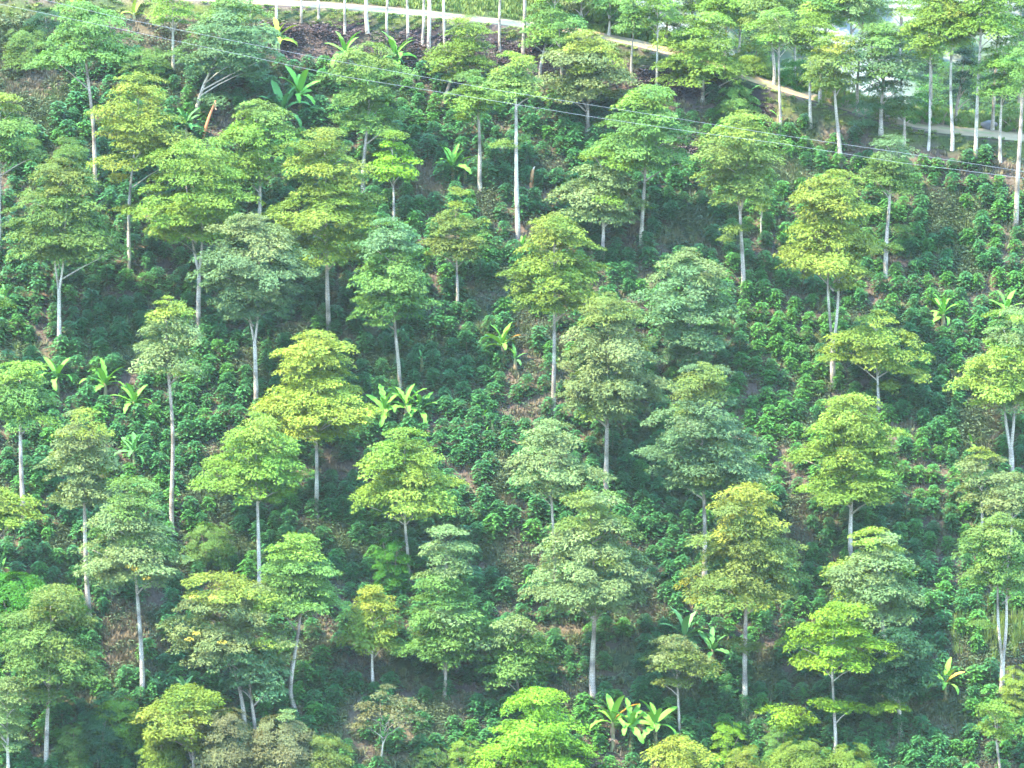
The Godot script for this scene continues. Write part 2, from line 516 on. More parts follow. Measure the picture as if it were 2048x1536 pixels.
func banana_blade(length: float, width: float, droop: float, torn: bool) -> ArrayMesh:
	var m := MB.new()
	var steps := 14
	var at := Vector3.ZERO
	var angle := 0.0
	for k in steps + 1:
		var t := float(k) / steps
		var dir := Vector3(0, -sin(angle), -cos(angle))
		var nor := Vector3(0, cos(angle), -sin(angle))
		var w := width * 0.5 * pow(sin(PI * clampf(0.06 + t * 0.93, 0, 1)), 0.55) * smooth(0.0, 0.16, t) + 0.02
		if torn and k % 3 == 1: w *= 0.62
		elif not torn and rng.randf() < 0.18: w *= 0.7
		var fold := nor * w * 0.32
		var tone := rng.randf_range(0.8, 0.92)
		for s in [-1.0, 0.0, 1.0]:
			m.v.append(at + Vector3(s * w, 0, 0) + fold * absf(s))
			m.n.append((nor - Vector3(s * 0.3, 0, 0)).normalized())
			m.c.append(Color(tone, tone, tone) if s != 0.0 else Color(1, 1, 0.9))
		at += dir * length / steps
		angle += droop / steps * (0.4 + 1.4 * t)
	for k in steps:
		for s in 2:
			var a := k * 3 + s
			m.i.append_array(PackedInt32Array([a, a + 3, a + 1, a + 1, a + 3, a + 4]))
	return m.mesh(null)

var blades := []
const BANANA := {"light": [0.105, 0.26, 0.035], "green": [0.07, 0.19, 0.05], "yellow": [0.21, 0.28, 0.035], "pale": [0.13, 0.27, 0.09], "yellowing": [0.115, 0.26, 0.035]}

func banana_plant(p: Vector2, crown_at: float, reach: float, leaves: int, tint: String, dead: int, label: String) -> void:
	rng.seed = int(p.x * 313 + p.y * 71) + 9
	var root := thing("banana_plant", label, "banana plant", on_ground(p, 0.1), "banana plants between the coffee")
	var stem := MB.new()
	var stalk := maxf(0.3, crown_at - reach * 0.28)
	var tones := []
	for k in 6: tones.append(Color(rng.randf_range(0.7, 1), rng.randf_range(0.65, 0.9), 0.6))
	stem.tube([Vector3.ZERO, Vector3(0.02, stalk * 0.2, 0), Vector3(0.03, stalk * 0.45, 0), Vector3(0.02, stalk * 0.7, 0), Vector3(0, stalk, 0), Vector3(0, stalk + 0.25, 0)], [0.15, 0.13, 0.12, 0.105, 0.09, 0.05], 8, tones)
	put("pseudostem", stem.mesh(matte("banana_stem", lin(0.26, 0.24, 0.12), 0.6)), root)
	var c: Array = BANANA[tint]
	var green := matte("banana_" + tint, lin(c[0], c[1], c[2]), 0.55, 0.55, 0.2)
	leaves += 3 if leaves > 5 else 1
	var off := rng.randf() * TAU
	for k in leaves:
		var a := off + k * 2.399 + rng.randf_range(-0.25, 0.25)
		var rise := lerpf(1.3, 0.1, float(k) / maxi(1, leaves - 1)) + rng.randf_range(-0.15, 0.15)
		var o := put("leaf", blades[rng.randi() % 3 if k < leaves / 2 else 3 + rng.randi() % 3], root)
		o.position = Vector3(0, stalk + 0.12 - 0.02 * k, 0)
		o.basis = (Basis(Vector3.UP, a) * Basis(Vector3.RIGHT, rise) * Basis(Vector3.BACK, rng.randf_range(-0.5, 0.5))).scaled(Vector3.ONE * reach * rng.randf_range(0.82, 1.08))
		var odd: bool = (tint == "yellowing" and k == leaves / 2 - 1)
		o.material_override = matte("banana_orange", lin(0.55, 0.27, 0.03), 0.5, 0.6) if odd else green
		if odd: o.set_meta("label", "orange withering leaf")
	if dead:
		for k in 5:
			var o := put("dead_leaf", blades[3 + rng.randi() % 3], root)
			o.position = Vector3(0, stalk - 0.05, 0)
			o.basis = (Basis(Vector3.UP, off + k * 1.3) * Basis(Vector3.RIGHT, -1.25)).scaled(Vector3(0.5, 0.6, 0.6) * reach)
			o.material_override = matte("banana_dead", lin(0.36, 0.22, 0.13), 0.9, 0.2)

# ------------------------------------------------------------------ small things

func power_line(pts: Array, label: String) -> void:
	var curve := Curve3D.new()
	for k in pts.size():
		var t: Vector3 = (pts[mini(k + 1, pts.size() - 1)] - pts[maxi(k - 1, 0)]) / 6.0
		curve.add_point(pts[k], -t, t)
	var line := Array(curve.tessellate(4, 2))
	var m := MB.new()
	var r := []
	var c := []
	for k in line.size():
		r.append(0.0065)
		c.append(Color(1, 1, 1))
	m.tube(line, r, 6, c)
	tag(put("power_line", m.mesh(matte("cable", lin(0.20, 0.21, 0.21), 0.6)), self), label, "power line", "power lines across the slope")

func ground_sheet() -> void:
	var xs := []
	var zs := []
	var x := -600.0
	while x < 600.1:
		xs.append(x)
		x += 0.5 if absf(x + 0.01) < 46 else 12.0 if absf(x) > 70 else 4.0
	var z := 392.0
	while z > -421:
		zs.append(z)
		z -= 0.5 if z < 40 and z > -52 else 4.0
	var m := MB.new()
	for zz in zs:
		for xx in xs:
			var zq := road_z(xx)
			var y := height_by(xx, zz, zq)
			var rough := fine.get_noise_2d(xx * 3.0, zz * 3.0) * 0.12 if absf(zq - zz) > 2.6 else 0.0
			m.v.append(Vector3(xx, y + rough, zz))
			m.n.append(Vector3(height_by(xx - 0.3, zz, road_z(xx - 0.3)) - height_by(xx + 0.3, zz, road_z(xx + 0.3)), 0.6, height_by(xx, zz - 0.3, zq) - height_by(xx, zz + 0.3, zq)).normalized())
			var soil := Color(0.125, 0.092, 0.074)
			var straw := Color(0.150, 0.122, 0.072)
			var moss := Color(0.060, 0.092, 0.034)
			var a := noise.get_noise_2d(xx * 2.2, zz * 2.2)
			var b := fine.get_noise_2d(xx * 2.0 + 90, zz * 2.0)
			var g := inside(GRASSY, xx, zz)
			var col := soil.lerp(straw, smooth(-0.25, 0.35, b)).lerp(moss, smooth(0.05, 0.4, a + g * 0.5))
			if zq - zz > 1.9 or (zq - zz > -2.6 and zq - zz < -1.9): col = moss.lerp(Color(0.11, 0.14, 0.035), smooth(-0.3, 0.3, b))
			var dry := inside(BRACKEN, xx, zz)
			col = col.lerp(Color(0.050, 0.036, 0.037), smooth(0.2, 0.5, dry))
			m.c.append(col)
	for r in zs.size() - 1:
		for c in xs.size() - 1:
			var k := r * xs.size() + c
			m.i.append_array(PackedInt32Array([k, k + xs.size(), k + 1, k + 1, k + xs.size(), k + xs.size() + 1]))
	var mat := matte("ground", Color(1, 1, 1), 0.95, 0.0, 0.2)
	var tex := NoiseTexture2D.new()
	tex.width = 512
	tex.height = 512
	tex.seamless = true
	tex.noise = fine
	var ramp := Gradient.new()
	ramp.set_color(0, Color(0.42, 0.40, 0.38))
	ramp.set_color(1, Color(1, 1, 1))
	tex.color_ramp = ramp
	mat.albedo_texture = tex
	mat.uv1_triplanar = true
	mat.uv1_world_triplanar = true
	mat.uv1_scale = Vector3.ONE * 0.09
	put("hillside", m.mesh(mat), self).set_meta("kind", "structure")

func road_sheet() -> void:
	var m := MB.new()
	var x := -26.0
	var rows := 0
	while x < 46.0:
		var z := road_z(x)
		var slope := (road_z(x + 0.5) - road_z(x - 0.5))
		var across := Vector2(slope, -1).normalized()
		for k in 9:
			var s := (k - 4) / 4.0
			var wob := fine.get_noise_2d(x * 2.0, s * 7 + 50) * 0.22
			var q := Vector2(x, z) + across * (s * lerpf(1.15, 1.75, smooth(-2, 10, x)) + wob * absf(s))
			var rut := -0.05 * exp(-pow((absf(s) - 0.45) / 0.16, 2))
			m.v.append(Vector3(q.x, -0.7 * z + 0.07 + rut - 0.06 * s * s, q.y))
			m.n.append(Vector3.UP)
			var t := 0.85 + 0.3 * fine.get_noise_2d(q.x * 4, q.y * 4)
			var col := Color(0.25, 0.18, 0.10) * t
			if absf(s) < 0.2 and fine.get_noise_2d(q.x * 1.3, 7) > 0.05: col = Color(0.15, 0.16, 0.06)
			if absf(s) > 0.9: col = Color(0.19, 0.17, 0.085) * t
			m.c.append(col)
		rows += 1
		x += 0.35
	for r in rows - 1:
		for k in 8:
			var a := r * 9 + k
			m.i.append_array(PackedInt32Array([a, a + 1, a + 9, a + 1, a + 10, a + 9]))
	put("dirt_road", m.mesh(matte("road", Color(1, 1, 1), 0.95, 0.0, 0.2)), self).set_meta("kind", "structure")

func far_slope() -> void:
	var m := MB.new()
	var cols := 120
	var rows := 90
	for r in rows:
		for c in cols:
			var x := -260.0 + c * 6.0
			var z := -400.0 - r * 6.0
			var y := -112.0 + 0.55 * (-400.0 - z) + noise.get_noise_2d(x * 0.12, z * 0.12) * 22 + fine.get_noise_2d(x * 0.4, z * 0.4) * 3
			m.v.append(Vector3(x, y, z))
			m.n.append(Vector3(noise.get_noise_2d(x * 0.5, z * 0.5) * 0.5, 1, 0.6).normalized())
			var t := smooth(-0.2, 0.25, fine.get_noise_2d(x * 0.28 + 11, z * 0.2))
			m.c.append(Color(0.130, 0.135, 0.120).lerp(Color(0.03, 0.055, 0.02), t))
	for r in rows - 1:
		for c in cols - 1:
			var k := r * cols + c
			m.i.append_array(PackedInt32Array([k, k + cols, k + 1, k + 1, k + cols, k + cols + 1]))
	put("far_hillside", m.mesh(matte("far", Color(1, 1, 1), 0.95, 0.0, 0.2)), self).set_meta("kind", "structure")
	rng.seed = 88
	var places := []
	var tints := []
	for k in 6000:
		var x := rng.randf_range(12, 88)
		var z := rng.randf_range(-430, -650)
		if fine.get_noise_2d(x * 0.28 + 11, z * 0.2) < rng.randf_range(-0.12, 0.25): continue
		var y := -112.0 + 0.55 * (-400.0 - z) + noise.get_noise_2d(x * 0.12, z * 0.12) * 22 + fine.get_noise_2d(x * 0.4, z * 0.4) * 3
		places.append(Transform3D(Basis(Vector3.UP, rng.randf() * TAU).scaled(Vector3(1, 1.3, 1) * rng.randf_range(0.7, 2.8)), Vector3(x, y + 0.4, z)))
		var g := rng.randf_range(0.3, 0.9)
		tints.append(Color(g * rng.randf_range(0.6, 1.0), g, g * 0.7))
	var pad := MB.new()
	for k in 3: add_pad(pad, Vector3(0, 0.3 * k, 0), 1.0 - 0.25 * k, Vector3.ZERO)
	pad.i = run_index.slice(0, pad.v.size())
	scatter("far_woodland", "pale scrub and trees on the far hillside", pad.mesh(leaf_mat("green", 0)), places, tints)

func undergrowth() -> void:
	rng.seed = 515
	var tuft := MB.new()
	for k in 36:
		var a := rng.randf() * TAU
		var d := Vector3(cos(a) * rng.randf_range(0.2, 0.7), 1, sin(a) * rng.randf_range(0.2, 0.7)).normalized()
		var s := d.cross(Vector3(sin(a), 0.1, -cos(a))).cross(d).normalized()
		var t := rng.randf_range(0.7, 1.0)
		tuft.leaf(Vector3(rng.randf_range(-0.2, 0.2), -0.03, rng.randf_range(-0.2, 0.2)), d, s, s.cross(d).normalized(), rng.randf_range(0.22, 0.55), 0.065, Color(t, t, t))
	var weed := MB.new()
	for k in 46:
		var a := rng.randf() * TAU
		var q := sqrt(rng.randf()) * 0.36
		var d := Vector3(cos(a), rng.randf_range(-0.3, 0.5), sin(a)).normalized()
		var s := d.cross(Vector3.UP).normalized().rotated(d, rng.randf_range(-0.5, 0.5))
		var t := rng.randf_range(0.65, 1.0)
		weed.leaf(Vector3(cos(a) * q, rng.randf_range(0.02, 0.42) * (1 - q), sin(a) * q), d, s, s.cross(d).normalized(), rng.randf_range(0.12, 0.24), rng.randf_range(0.06, 0.11), Color(t, t, t))
	var scrub := MB.new()
	for k in 110:
		var a := rng.randf() * TAU
		var q := sqrt(rng.randf()) * 0.55
		var d := Vector3(cos(a), rng.randf_range(-0.4, 0.6), sin(a)).normalized()
		var s := d.cross(Vector3.UP).normalized().rotated(d, rng.randf_range(-0.6, 0.6))
		var t := rng.randf_range(0.5, 1.0)
		scrub.leaf(Vector3(cos(a) * q, rng.randf_range(0.05, 0.75) * (1.1 - q), sin(a) * q), d, s, s.cross(d).normalized(), rng.randf_range(0.1, 0.2), rng.randf_range(0.04, 0.07), Color(t, t, t))
	var chip := MB.new()
	for k in 5:
		var a := rng.randf() * TAU
		var d := Vector3(cos(a), rng.randf_range(-0.2, 0.5), sin(a)).normalized()
		var s := d.cross(Vector3.UP).normalized().rotated(d, rng.randf_range(-0.6, 0.6))
		chip.leaf(Vector3(rng.randf_range(-0.3, 0.3), 0.05, rng.randf_range(-0.3, 0.3)), d, s, s.cross(d).normalized(), rng.randf_range(0.1, 0.28), rng.randf_range(0.04, 0.09), Color(1, rng.randf_range(0.85, 1), 0.9))
	var grass := [[], []]
	var tangle := [[], []]
	var weeds := [[], []]
	var litter := [[], []]
	var bracken := [[], []]
	for k in 90000:
		var q := Vector2(rng.randf_range(-42, 42), rng.randf_range(-46, 45))
		if k > 70000:                                       # thicker on the open patches
			var b: Vector4 = GAPS[k % GAPS.size()]
			q = Vector2(b.x + rng.randf_range(-1, 1) * b.z, b.y + rng.randf_range(-1, 1) * b.w)
		var zq := road_z(q.x)
		var d := zq - q.y
		var size := rng.randf_range(0.6, 1.25)
		var roll := rng.randf()
		if absf(d) < 1.7 or d > 14: continue
		var y := height_by(q.x, q.y, zq)
		var x := Transform3D(Basis(Vector3.UP, rng.randf() * TAU).scaled(Vector3.ONE * size), Vector3(q.x, y, q.y))
		var green := smooth(-0.25, 0.3, noise.get_noise_2d(q.x * 2.2, q.y * 2.2) + inside(GRASSY, q.x, q.y) * 0.5)
		var dry := inside(BRACKEN, q.x, q.y)
		if d > -2.7:
			grass[0].append(x.scaled_local(Vector3(0.8, 0.35, 0.8)) if d < 0 else x)
			grass[1].append(Color(0.17, 0.21, 0.045).lerp(Color(0.07, 0.13, 0.025), roll))
			continue
		if dry > 0.3 or (d > -4.6 and q.x < 10 and q.x > -17 and roll < 0.6):
			bracken[0].append(x.scaled_local(Vector3.ONE * 1.15))
			bracken[1].append(Color(0.070, 0.047, 0.050).lerp(Color(0.12, 0.085, 0.07), rng.randf() * rng.randf() * 1.5))
			continue
		if inside(LITTER, q.x, q.y) > 0.35 and roll > 0.4:
			litter[0].append(x)
			litter[1].append(Color(0.30, 0.23, 0.17).lerp(Color(0.17, 0.11, 0.075), roll))
			continue
		if roll < 0.06 and noise.get_noise_2d(q.x * 1.7 - 60, q.y * 1.7) + inside(GRASSY, q.x, q.y) * 0.5 > 0.0:
			tangle[0].append(x)
			tangle[1].append(Color(0.045, 0.095, 0.035).lerp(Color(0.085, 0.11, 0.042), rng.randf()))
			continue
		if roll < 0.42:
			grass[0].append(x)
			grass[1].append(Color(0.16, 0.125, 0.075).lerp(Color(0.09, 0.14, 0.035), green * rng.randf_range(0.4, 1.0)))
		elif roll < 0.42 + 0.42 * (0.45 + 0.55 * green):
			weeds[0].append(x)
			weeds[1].append(Color(0.045, 0.095, 0.035).lerp(Color(0.095, 0.12, 0.042), rng.randf()))
		elif roll > 0.95:
			litter[0].append(x)
			litter[1].append(Color(0.20, 0.155, 0.105))
	scatter("grass", "dry and green grass between the coffee and along the road", tuft.mesh(matte("tuft", Color(1, 1, 1), 0.8, 0.4, 0.3)), grass[0], grass[1])
	scatter("weeds", "low leafy weeds between the coffee shrubs", weed.mesh(matte("weed", Color(1, 1, 1), 0.6, 0.4, 0.4)), weeds[0], weeds[1])
	scatter("undergrowth", "knee-high olive weeds tangled among the coffee", scrub.mesh(matte("weed", Color(1, 1, 1))), tangle[0], tangle[1])
	scatter("leaf_litter", "pale dry leaves lying on the bare soil", chip.mesh(matte("chip", Color(1, 1, 1), 0.9, 0.2, 0.3)), litter[0], litter[1])
	scatter("dry_undergrowth", "purple-brown dead bracken on the bank below the road", weed.mesh(matte("bracken", Color(1, 1, 1), 0.9, 0.1, 0.3)), bracken[0], bracken[1])
	# long bright grass at the lower right
	var stand := MB.new()
	for k in 40:
		var a := rng.randf() * TAU
		var d := Vector3(cos(a) * rng.randf_range(0.05, 0.4), 1, sin(a) * rng.randf_range(0.05, 0.4)).normalized()
		var s := d.cross(Vector3(sin(a), 0.1, -cos(a))).cross(d).normalized()
		stand.leaf(Vector3(rng.randf_range(-0.3, 0.3), -0.05, rng.randf_range(-0.3, 0.3)), d, s, s.cross(d).normalized(), rng.randf_range(0.6, 1.4), 0.05, Color(1, 1, 1) * rng.randf_range(0.7, 1.0))
	var reeds := [[], []]
	var b: Vector4 = GRASSY[0]
	for k in 75:
		var q := Vector2(b.x + rng.randfn(0, 0.55) * b.z, b.y + rng.randfn(0, 0.5) * b.w)
		reeds[0].append(Transform3D(Basis(Vector3.UP, rng.randf() * TAU).scaled(Vector3.ONE * rng.randf_range(0.6, 1.1)), on_ground(q)))
		reeds[1].append(Color(0.17, 0.21, 0.04).lerp(Color(0.09, 0.16, 0.03), rng.randf()))
	scatter("tall_grass", "tall yellow-green grass at the lower right edge", stand.mesh(matte("stand", Color(1, 1, 1), 0.7, 0.5, 0.3)), reeds[0], reeds[1])

func _ready() -> void:
	# camera, sky, sun, air and exposure
	cam_at = Vector3(0, 400 * sin(deg_to_rad(12)), 400 * cos(deg_to_rad(12)))
	cam_fwd = -cam_at.normalized()
	cam_up = Vector3(0, cos(deg_to_rad(12)), -sin(deg_to_rad(12)))
	var cam := Camera3D.new()
	cam.name = "camera"
	add_child(cam)
	cam.look_at_from_position(cam_at, Vector3.ZERO, Vector3.UP)
	cam.fov = 6.867
	cam.near = 1.0
	cam.far = 4000.0
	cam.current = true
	var sky_look := ProceduralSkyMaterial.new()
	sky_look.sky_top_color = Color(0.48, 0.63, 0.80)
	sky_look.sky_horizon_color = Color(0.82, 0.88, 0.92)
	sky_look.sky_curve = 0.14
	sky_look.ground_bottom_color = Color(0.25, 0.33, 0.22)
	sky_look.ground_horizon_color = Color(0.60, 0.70, 0.72)
	sky_look.sky_energy_multiplier = 1.65
	var sky := Sky.new()
	sky.sky_material = sky_look
	var env := Environment.new()
	env.background_mode = Environment.BG_SKY
	env.sky = sky
	env.tonemap_mode = Environment.TONE_MAPPER_LINEAR
	env.tonemap_exposure = 6.2
	env.sdfgi_enabled = true
	env.ssao_enabled = true
	env.ssil_enabled = true
	env.fog_enabled = true
	env.fog_density = 0.00003
	env.fog_light_color = Color(0.84, 0.90, 0.88)
	var we := WorldEnvironment.new()
	we.name = "world_environment"
	we.environment = env
	add_child(we)
	var sun := DirectionalLight3D.new()
	sun.name = "sun"
	add_child(sun)
	sun.look_at_from_position(Vector3.ZERO, Vector3(0.55, -1.0, -0.22), Vector3.UP)
	sun.light_energy = 1.5
	sun.light_color = Color(1.0, 0.95, 0.86)
	sun.light_angular_distance = 0.5
	sun.shadow_enabled = true

	noise.seed = 5
	noise.frequency = 0.06
	fine.seed = 9
	fine.frequency = 0.12
	rng.seed = 77
	for k in 16: pads.append(make_pad(11, 33, 0.20))
	run_index.resize(11 * 33 * 3 * 220)
	for k in run_index.size(): run_index[k] = k

	bark_tex.width = 256
	bark_tex.height = 256
	bark_tex.seamless = true
	bark_tex.noise = noise
	var stains := Gradient.new()
	stains.offsets = PackedFloat32Array([0.0, 0.38, 0.5, 1.0])
	stains.colors = PackedColorArray([Color(0.55, 0.50, 0.40), Color(0.70, 0.68, 0.60), Color(0.95, 0.94, 0.92), Color(1, 1, 1)])
	bark_tex.color_ramp = stains

	# the setting
	ground_sheet()
	road_sheet()
	far_slope()

	# shade trees
	shade_tree(Vector2(-27.53, 25.73), 11.57, 4.43, 0.43, 3.34, "c", "green", "olive", 0, 0.2, 1, [Vector3(-1.57, 9.29, 1.61), Vector3(2.43, 6.11, 1.45)], [], "broad layered tree in the bottom left corner", "with one thin side branch")
	shade_tree(Vector2(-18.86, 27.15), 6.09, 1.83, -0.12, 3.4, "u", "yellow", "lime", 0, 0.17, 1, [], [], "bright yellow-green round tree at bottom left", "on a thin grey trunk")
	shade_tree(Vector2(-7.81, 25.88), 5.95, 2.75, 0.44, 2.33, "u", "brown", "", 2.45, 0.09, 0.42, [], [], "sparse brownish half-leafless tree at bottom, left of centre", "with several bare pale stems")
	shade_tree(Vector2(0.77, 26.66), 6.25, 1.07, 0.59, 3.41, "c", "vivid", "", 0, 0.17, 1, [Vector3(-1.92, 2.44, 1.29), Vector3(2.66, 2.44, 1.45)], [], "vivid lime tree at bottom centre", "its trunk hidden")
	shade_tree(Vector2(10.06, 27.01), 3.97, 1.22, 0, 2.32, "u", "gold", "", 0, 0.12, 1, [], [], "low yellowish tree cut by the bottom edge", "its trunk hidden")
	shade_tree(Vector2(19.08, 24.85), 9.61, 5.5, -0.09, 3.27, "t", "vivid", "", 0, 0.13, 1, [Vector3(-2.9, 2.76, 1.45), Vector3(-0.83, 3.22, 1.77), Vector3(0.95, 2.91, 1.77), Vector3(3.17, 3.22, 1.23), Vector3(-2.01, 1.99, 1.61), Vector3(2.28, 6.88, 1.45), Vector3(3.62, 6.27, 0.97)], [], "vivid yellow-green tiered tree at lower right", "on a slim trunk bare between its tiers")
	shade_tree(Vector2(23.03, 23.97), 6.73, 2.15, -0.52, 2.57, "u", "dark", "", 0, 0.17, 1, [Vector3(0.59, 2.91, 1.29)], [], "dark bluish tree behind the tiered lime tree", "its trunk hidden")
	shade_tree(Vector2(29.2, 21.77), 11.7, 6.51, -0.16, 2.43, "o", "green", "olive", 2.52, 0.19, 1, [Vector3(-1.28, 4.98, 0.81)], [], "grey-green tree at right edge, lower part", "its white trunk forked under the crown")
	shade_tree(Vector2(28.77, 27.14), 5.63, 2.75, -0.27, 1.58, "u", "lime", "", 0, 0.12, 1, [Vector3(-0.44, 3.51, 0.97)], [], "small fresh green tree in the bottom right corner", "leafy low on its stem")
	shade_tree(Vector2(-29.59, 27.29), 7.61, 3.05, -0.15, 2.01, "u", "pale", "", 0, 0.17, 1, [], [], "pale green tree cut by the bottom left corner", "its trunk hidden")
	shade_tree(Vector2(-12.78, 27.63), 5.63, 2.44, -0.44, 1.08, "u", "pale", "", 0, 0.1, 1, [], [], "small pale green tree beside the brownish shrub at bottom", "its trunk hidden")
	shade_tree(Vector2(-22.04, 21.32), 13.63, 6.92, -0.55, 3.21, "c", "pale", "green", 0, 0.19, 1, [Vector3(-2.87, 7.68, 1.13), Vector3(1.76, 7.99, 1.13)], [Vector2(-0.18, 8.44), Vector2(0.42, 7.99), Vector2(-0.54, 8.66)], "grey-green tree with yellow flowers, lower left", "on a straight white trunk")
	shade_tree(Vector2(-15.84, 24.21), 10.22, 4.59, -1.41, 3.35, "o", "pale", "yellow", 0, 0.17, 1, [Vector3(-3.86, 5.81, 1.29), Vector3(0.89, 7.64, 1.29)], [Vector2(-2.82, 9.16), Vector2(-2.67, 6.88), Vector2(-1.72, 9.16), Vector2(-3.11, 6.67), Vector2(-1.19, 6.42)], "pale yellowish tree dotted with orange flowers, lower left", "its trunk hidden")
	shade_tree(Vector2(-15.08, 24.83), 6.72, 3.06, -0.59, 2.33, "u", "blue", "", 0, 0.17, 1, [], [], "grey-green round tree below the orange-flowered one", "its trunk hidden")
	shade_tree(Vector2(-12.9, 22.32), 10.86, 5.68, 0.04, 2.74, "c", "green", "lime", 0, 0.16, 1, [], [], "mid-green tree with a crooked white trunk", "on a crooked white trunk")
	shade_tree(Vector2(-8.32, 20.54), 6.49, 2.34, 0.07, 1.99, "o", "yellow", "gold", 0, 0.12, 1, [], [], "small yellow round-topped tree, lower left of centre", "on a slender pale trunk")
	shade_tree(Vector2(-4.07, 20.73), 10.97, 2.22, 0.21, 2.98, "d", "green", "pale", 0, 0.17, 1, [Vector3(-1.73, 3.45, 1.29), Vector3(1.56, 4.07, 1.45)], [], "two-tier green tree with a yellowish top, bottom centre", "its short brown trunk beside deep shade")
	shade_tree(Vector2(0.36, 20.88), 5.45, 1.14, -0.22, 2.62, "u", "green", "pale", 0, 0.14, 1, [], [], "pale-topped broad low tree at bottom centre", "on a short pale trunk")
	shade_tree(Vector2(4.9, 21.12), 12.94, 5.45, -0.16, 3.37, "c", "pale", "olive", 0, 0.23, 1, [Vector3(-2.33, 6.83, 1.29), Vector3(1.85, 7.13, 1.29)], [], "large grey-green tree with a bold white trunk, lower centre", "on a straight white trunk")
	shade_tree(Vector2(13.9, 21.76), 14.08, 6.76, 0, 3.6, "c", "olive", "gold", 0, 0.2, 1, [Vector3(0.3, 4, 1.03), Vector3(-0.6, 4.46, 0.9), Vector3(-2.69, 8.75, 1.13), Vector3(2.69, 7.52, 0.97)], [], "olive tree with a bright yellow top, lower right", "on a straight white trunk")
	shade_tree(Vector2(9.93, 23.53), 6.74, 3.38, -0.09, 2.18, "u", "olive", "pale", 0, 0.12, 1, [], [], "small pale olive round tree above the banana clump", "on a slender pale trunk")
	shade_tree(Vector2(22.4, 18.82), 8.48, 2.94, -0.6, 3.15, "c", "pale", "yellow", 0, 0.17, 1, [Vector3(-2.4, 5.87, 1.13), Vector3(1.5, 4.02, 1.23)], [], "grey-green tree with a yellowish top, lower right", "its trunk hidden")
	shade_tree(Vector2(-29.92, 9.65), 10.48, 6.43, -0.11, 2.52, "u", "green", "lime", 0, 0.2, 1, [Vector3(-0.06, 10.01, 0.9)], [], "light green tree at the left edge, middle height", "on a straight white trunk")
	shade_tree(Vector2(-31.18, 14.54), 6.84, 4.05, 0.27, 2.35, "u", "yellow", "", 0, 0.17, 1, [], [], "yellowish tree cut by the left edge", "its trunk hidden")
	shade_tree(Vector2(-25.5, 16.49), 13.43, 7.43, -0.42, 2.69, "c", "pale", "yellow", 0, 0.2, 1, [Vector3(-1.48, 7.74, 1.45), Vector3(0.63, 7.74, 1.29)], [], "tall pale cone-shaped tree at left", "on a grey trunk seen low among dark shrubs")
	shade_tree(Vector2(-20.69, 10.53), 15.17, 10.15, -0.21, 2.31, "c", "pale", "yellow", 0, 0.17, 1, [], [], "narrow yellow-topped tree at left", "on a very long white trunk")
	shade_tree(Vector2(-15.27, 14.75), 12.09, 6.99, -0.2, 3.23, "c", "lime", "yellow", 0, 0.16, 1, [Vector3(-2.73, 8.85, 1.03), Vector3(2.27, 8.08, 1.13), Vector3(0.3, 6.53, 1.03), Vector3(1.21, 6.84, 0.97)], [], "bright yellow-green pyramid tree, left of centre", "on a straight white trunk")
	shade_tree(Vector2(-11.93, 8.88), 12.05, 5.03, -0.25, 3.54, "c", "gold", "gold", 0, 0.17, 1, [Vector3(-2.3, 6.91, 1.29), Vector3(1.99, 6.28, 1.29)], [], "golden yellow tree, the yellowest, left of centre", "on a straight white trunk")
	shade_tree(Vector2(-6.34, 14.08), 10.09, 4.52, -0.15, 3.25, "d", "yellow", "lime", 0, 0.14, 1, [Vector3(-2.27, 5.76, 1.29), Vector3(1.97, 6.69, 1.13)], [], "domed yellow-green tree just left of centre", "on a slender pale trunk")
	shade_tree(Vector2(2.55, 14.64), 11.47, 6.53, -0.21, 2.83, "u", "pale", "", 0, 0.14, 0.8, [], [], "pale grey-green feathery tree right of centre", "its trunk hidden")
	shade_tree(Vector2(5.78, 8.02), 12.99, 5.19, 0.11, 3.31, "c", "pale", "olive", 0, 0.2, 1, [Vector3(-2.21, 8.32, 1.03), Vector3(2.4, 7.22, 1.23), Vector3(-1.6, 6.44, 1.03), Vector3(0.71, 5.5, 1.23)], [], "large pale tree with wide lower branches, centre right", "on a straight white trunk")
	shade_tree(Vector2(11.64, 14.15), 14.19, 6.16, -0.14, 3.77, "c", "blue", "olive", 0, 0.19, 1, [Vector3(-2.97, 8.48, 1.23), Vector3(2.49, 8.79, 1.23)], [], "big blue-grey tree with a yellowish top, right of centre", "on a straight white trunk")
	shade_tree(Vector2(20.68, 12.3), 10.84, 4, -0.06, 3.55, "c", "lime", "yellow", 0, 0.19, 1, [Vector3(-2.53, 7.27, 1.29), Vector3(2.34, 8.2, 1.23), Vector3(-0.4, 4.47, 1.29)], [], "broad light yellow-green tree, right side", "on a straight white trunk")
	shade_tree(Vector2(22.82, 1.73), 6.45, 2.32, -0.14, 3.19, "t", "yellow", "yellow", 0, 0.13, 1, [Vector3(-2.86, 3.28, 1.03), Vector3(2.58, 2.32, 1.03), Vector3(0.4, 1.37, 1.23), Vector3(1.34, 2.64, 1.29)], [], "flat-tiered yellow tree, right side", "on a slender pale trunk")
	shade_tree(Vector2(30.83, 5.72), 10.65, 4.36, -0.42, 2.97, "c", "yellow", "pale", 1.84, 0.2, 1, [Vector3(-2.38, 5.78, 1.23)], [], "yellowish forked tree at the right edge", "its white trunk forked under the crown")
	shade_tree(Vector2(28.75, 10.76), 6.26, 2.67, -0.12, 1.96, "u", "pale", "yellow", 0, 0.13, 1, [], [], "low pale yellow tree at right, beneath the forked one", "its trunk hidden")
	shade_tree(Vector2(30.35, 11.99), 5.62, 2.82, 0.15, 2.08, "u", "pale", "", 0, 0.12, 1, [], [], "pale low tree cut by the right edge", "its trunk hidden")
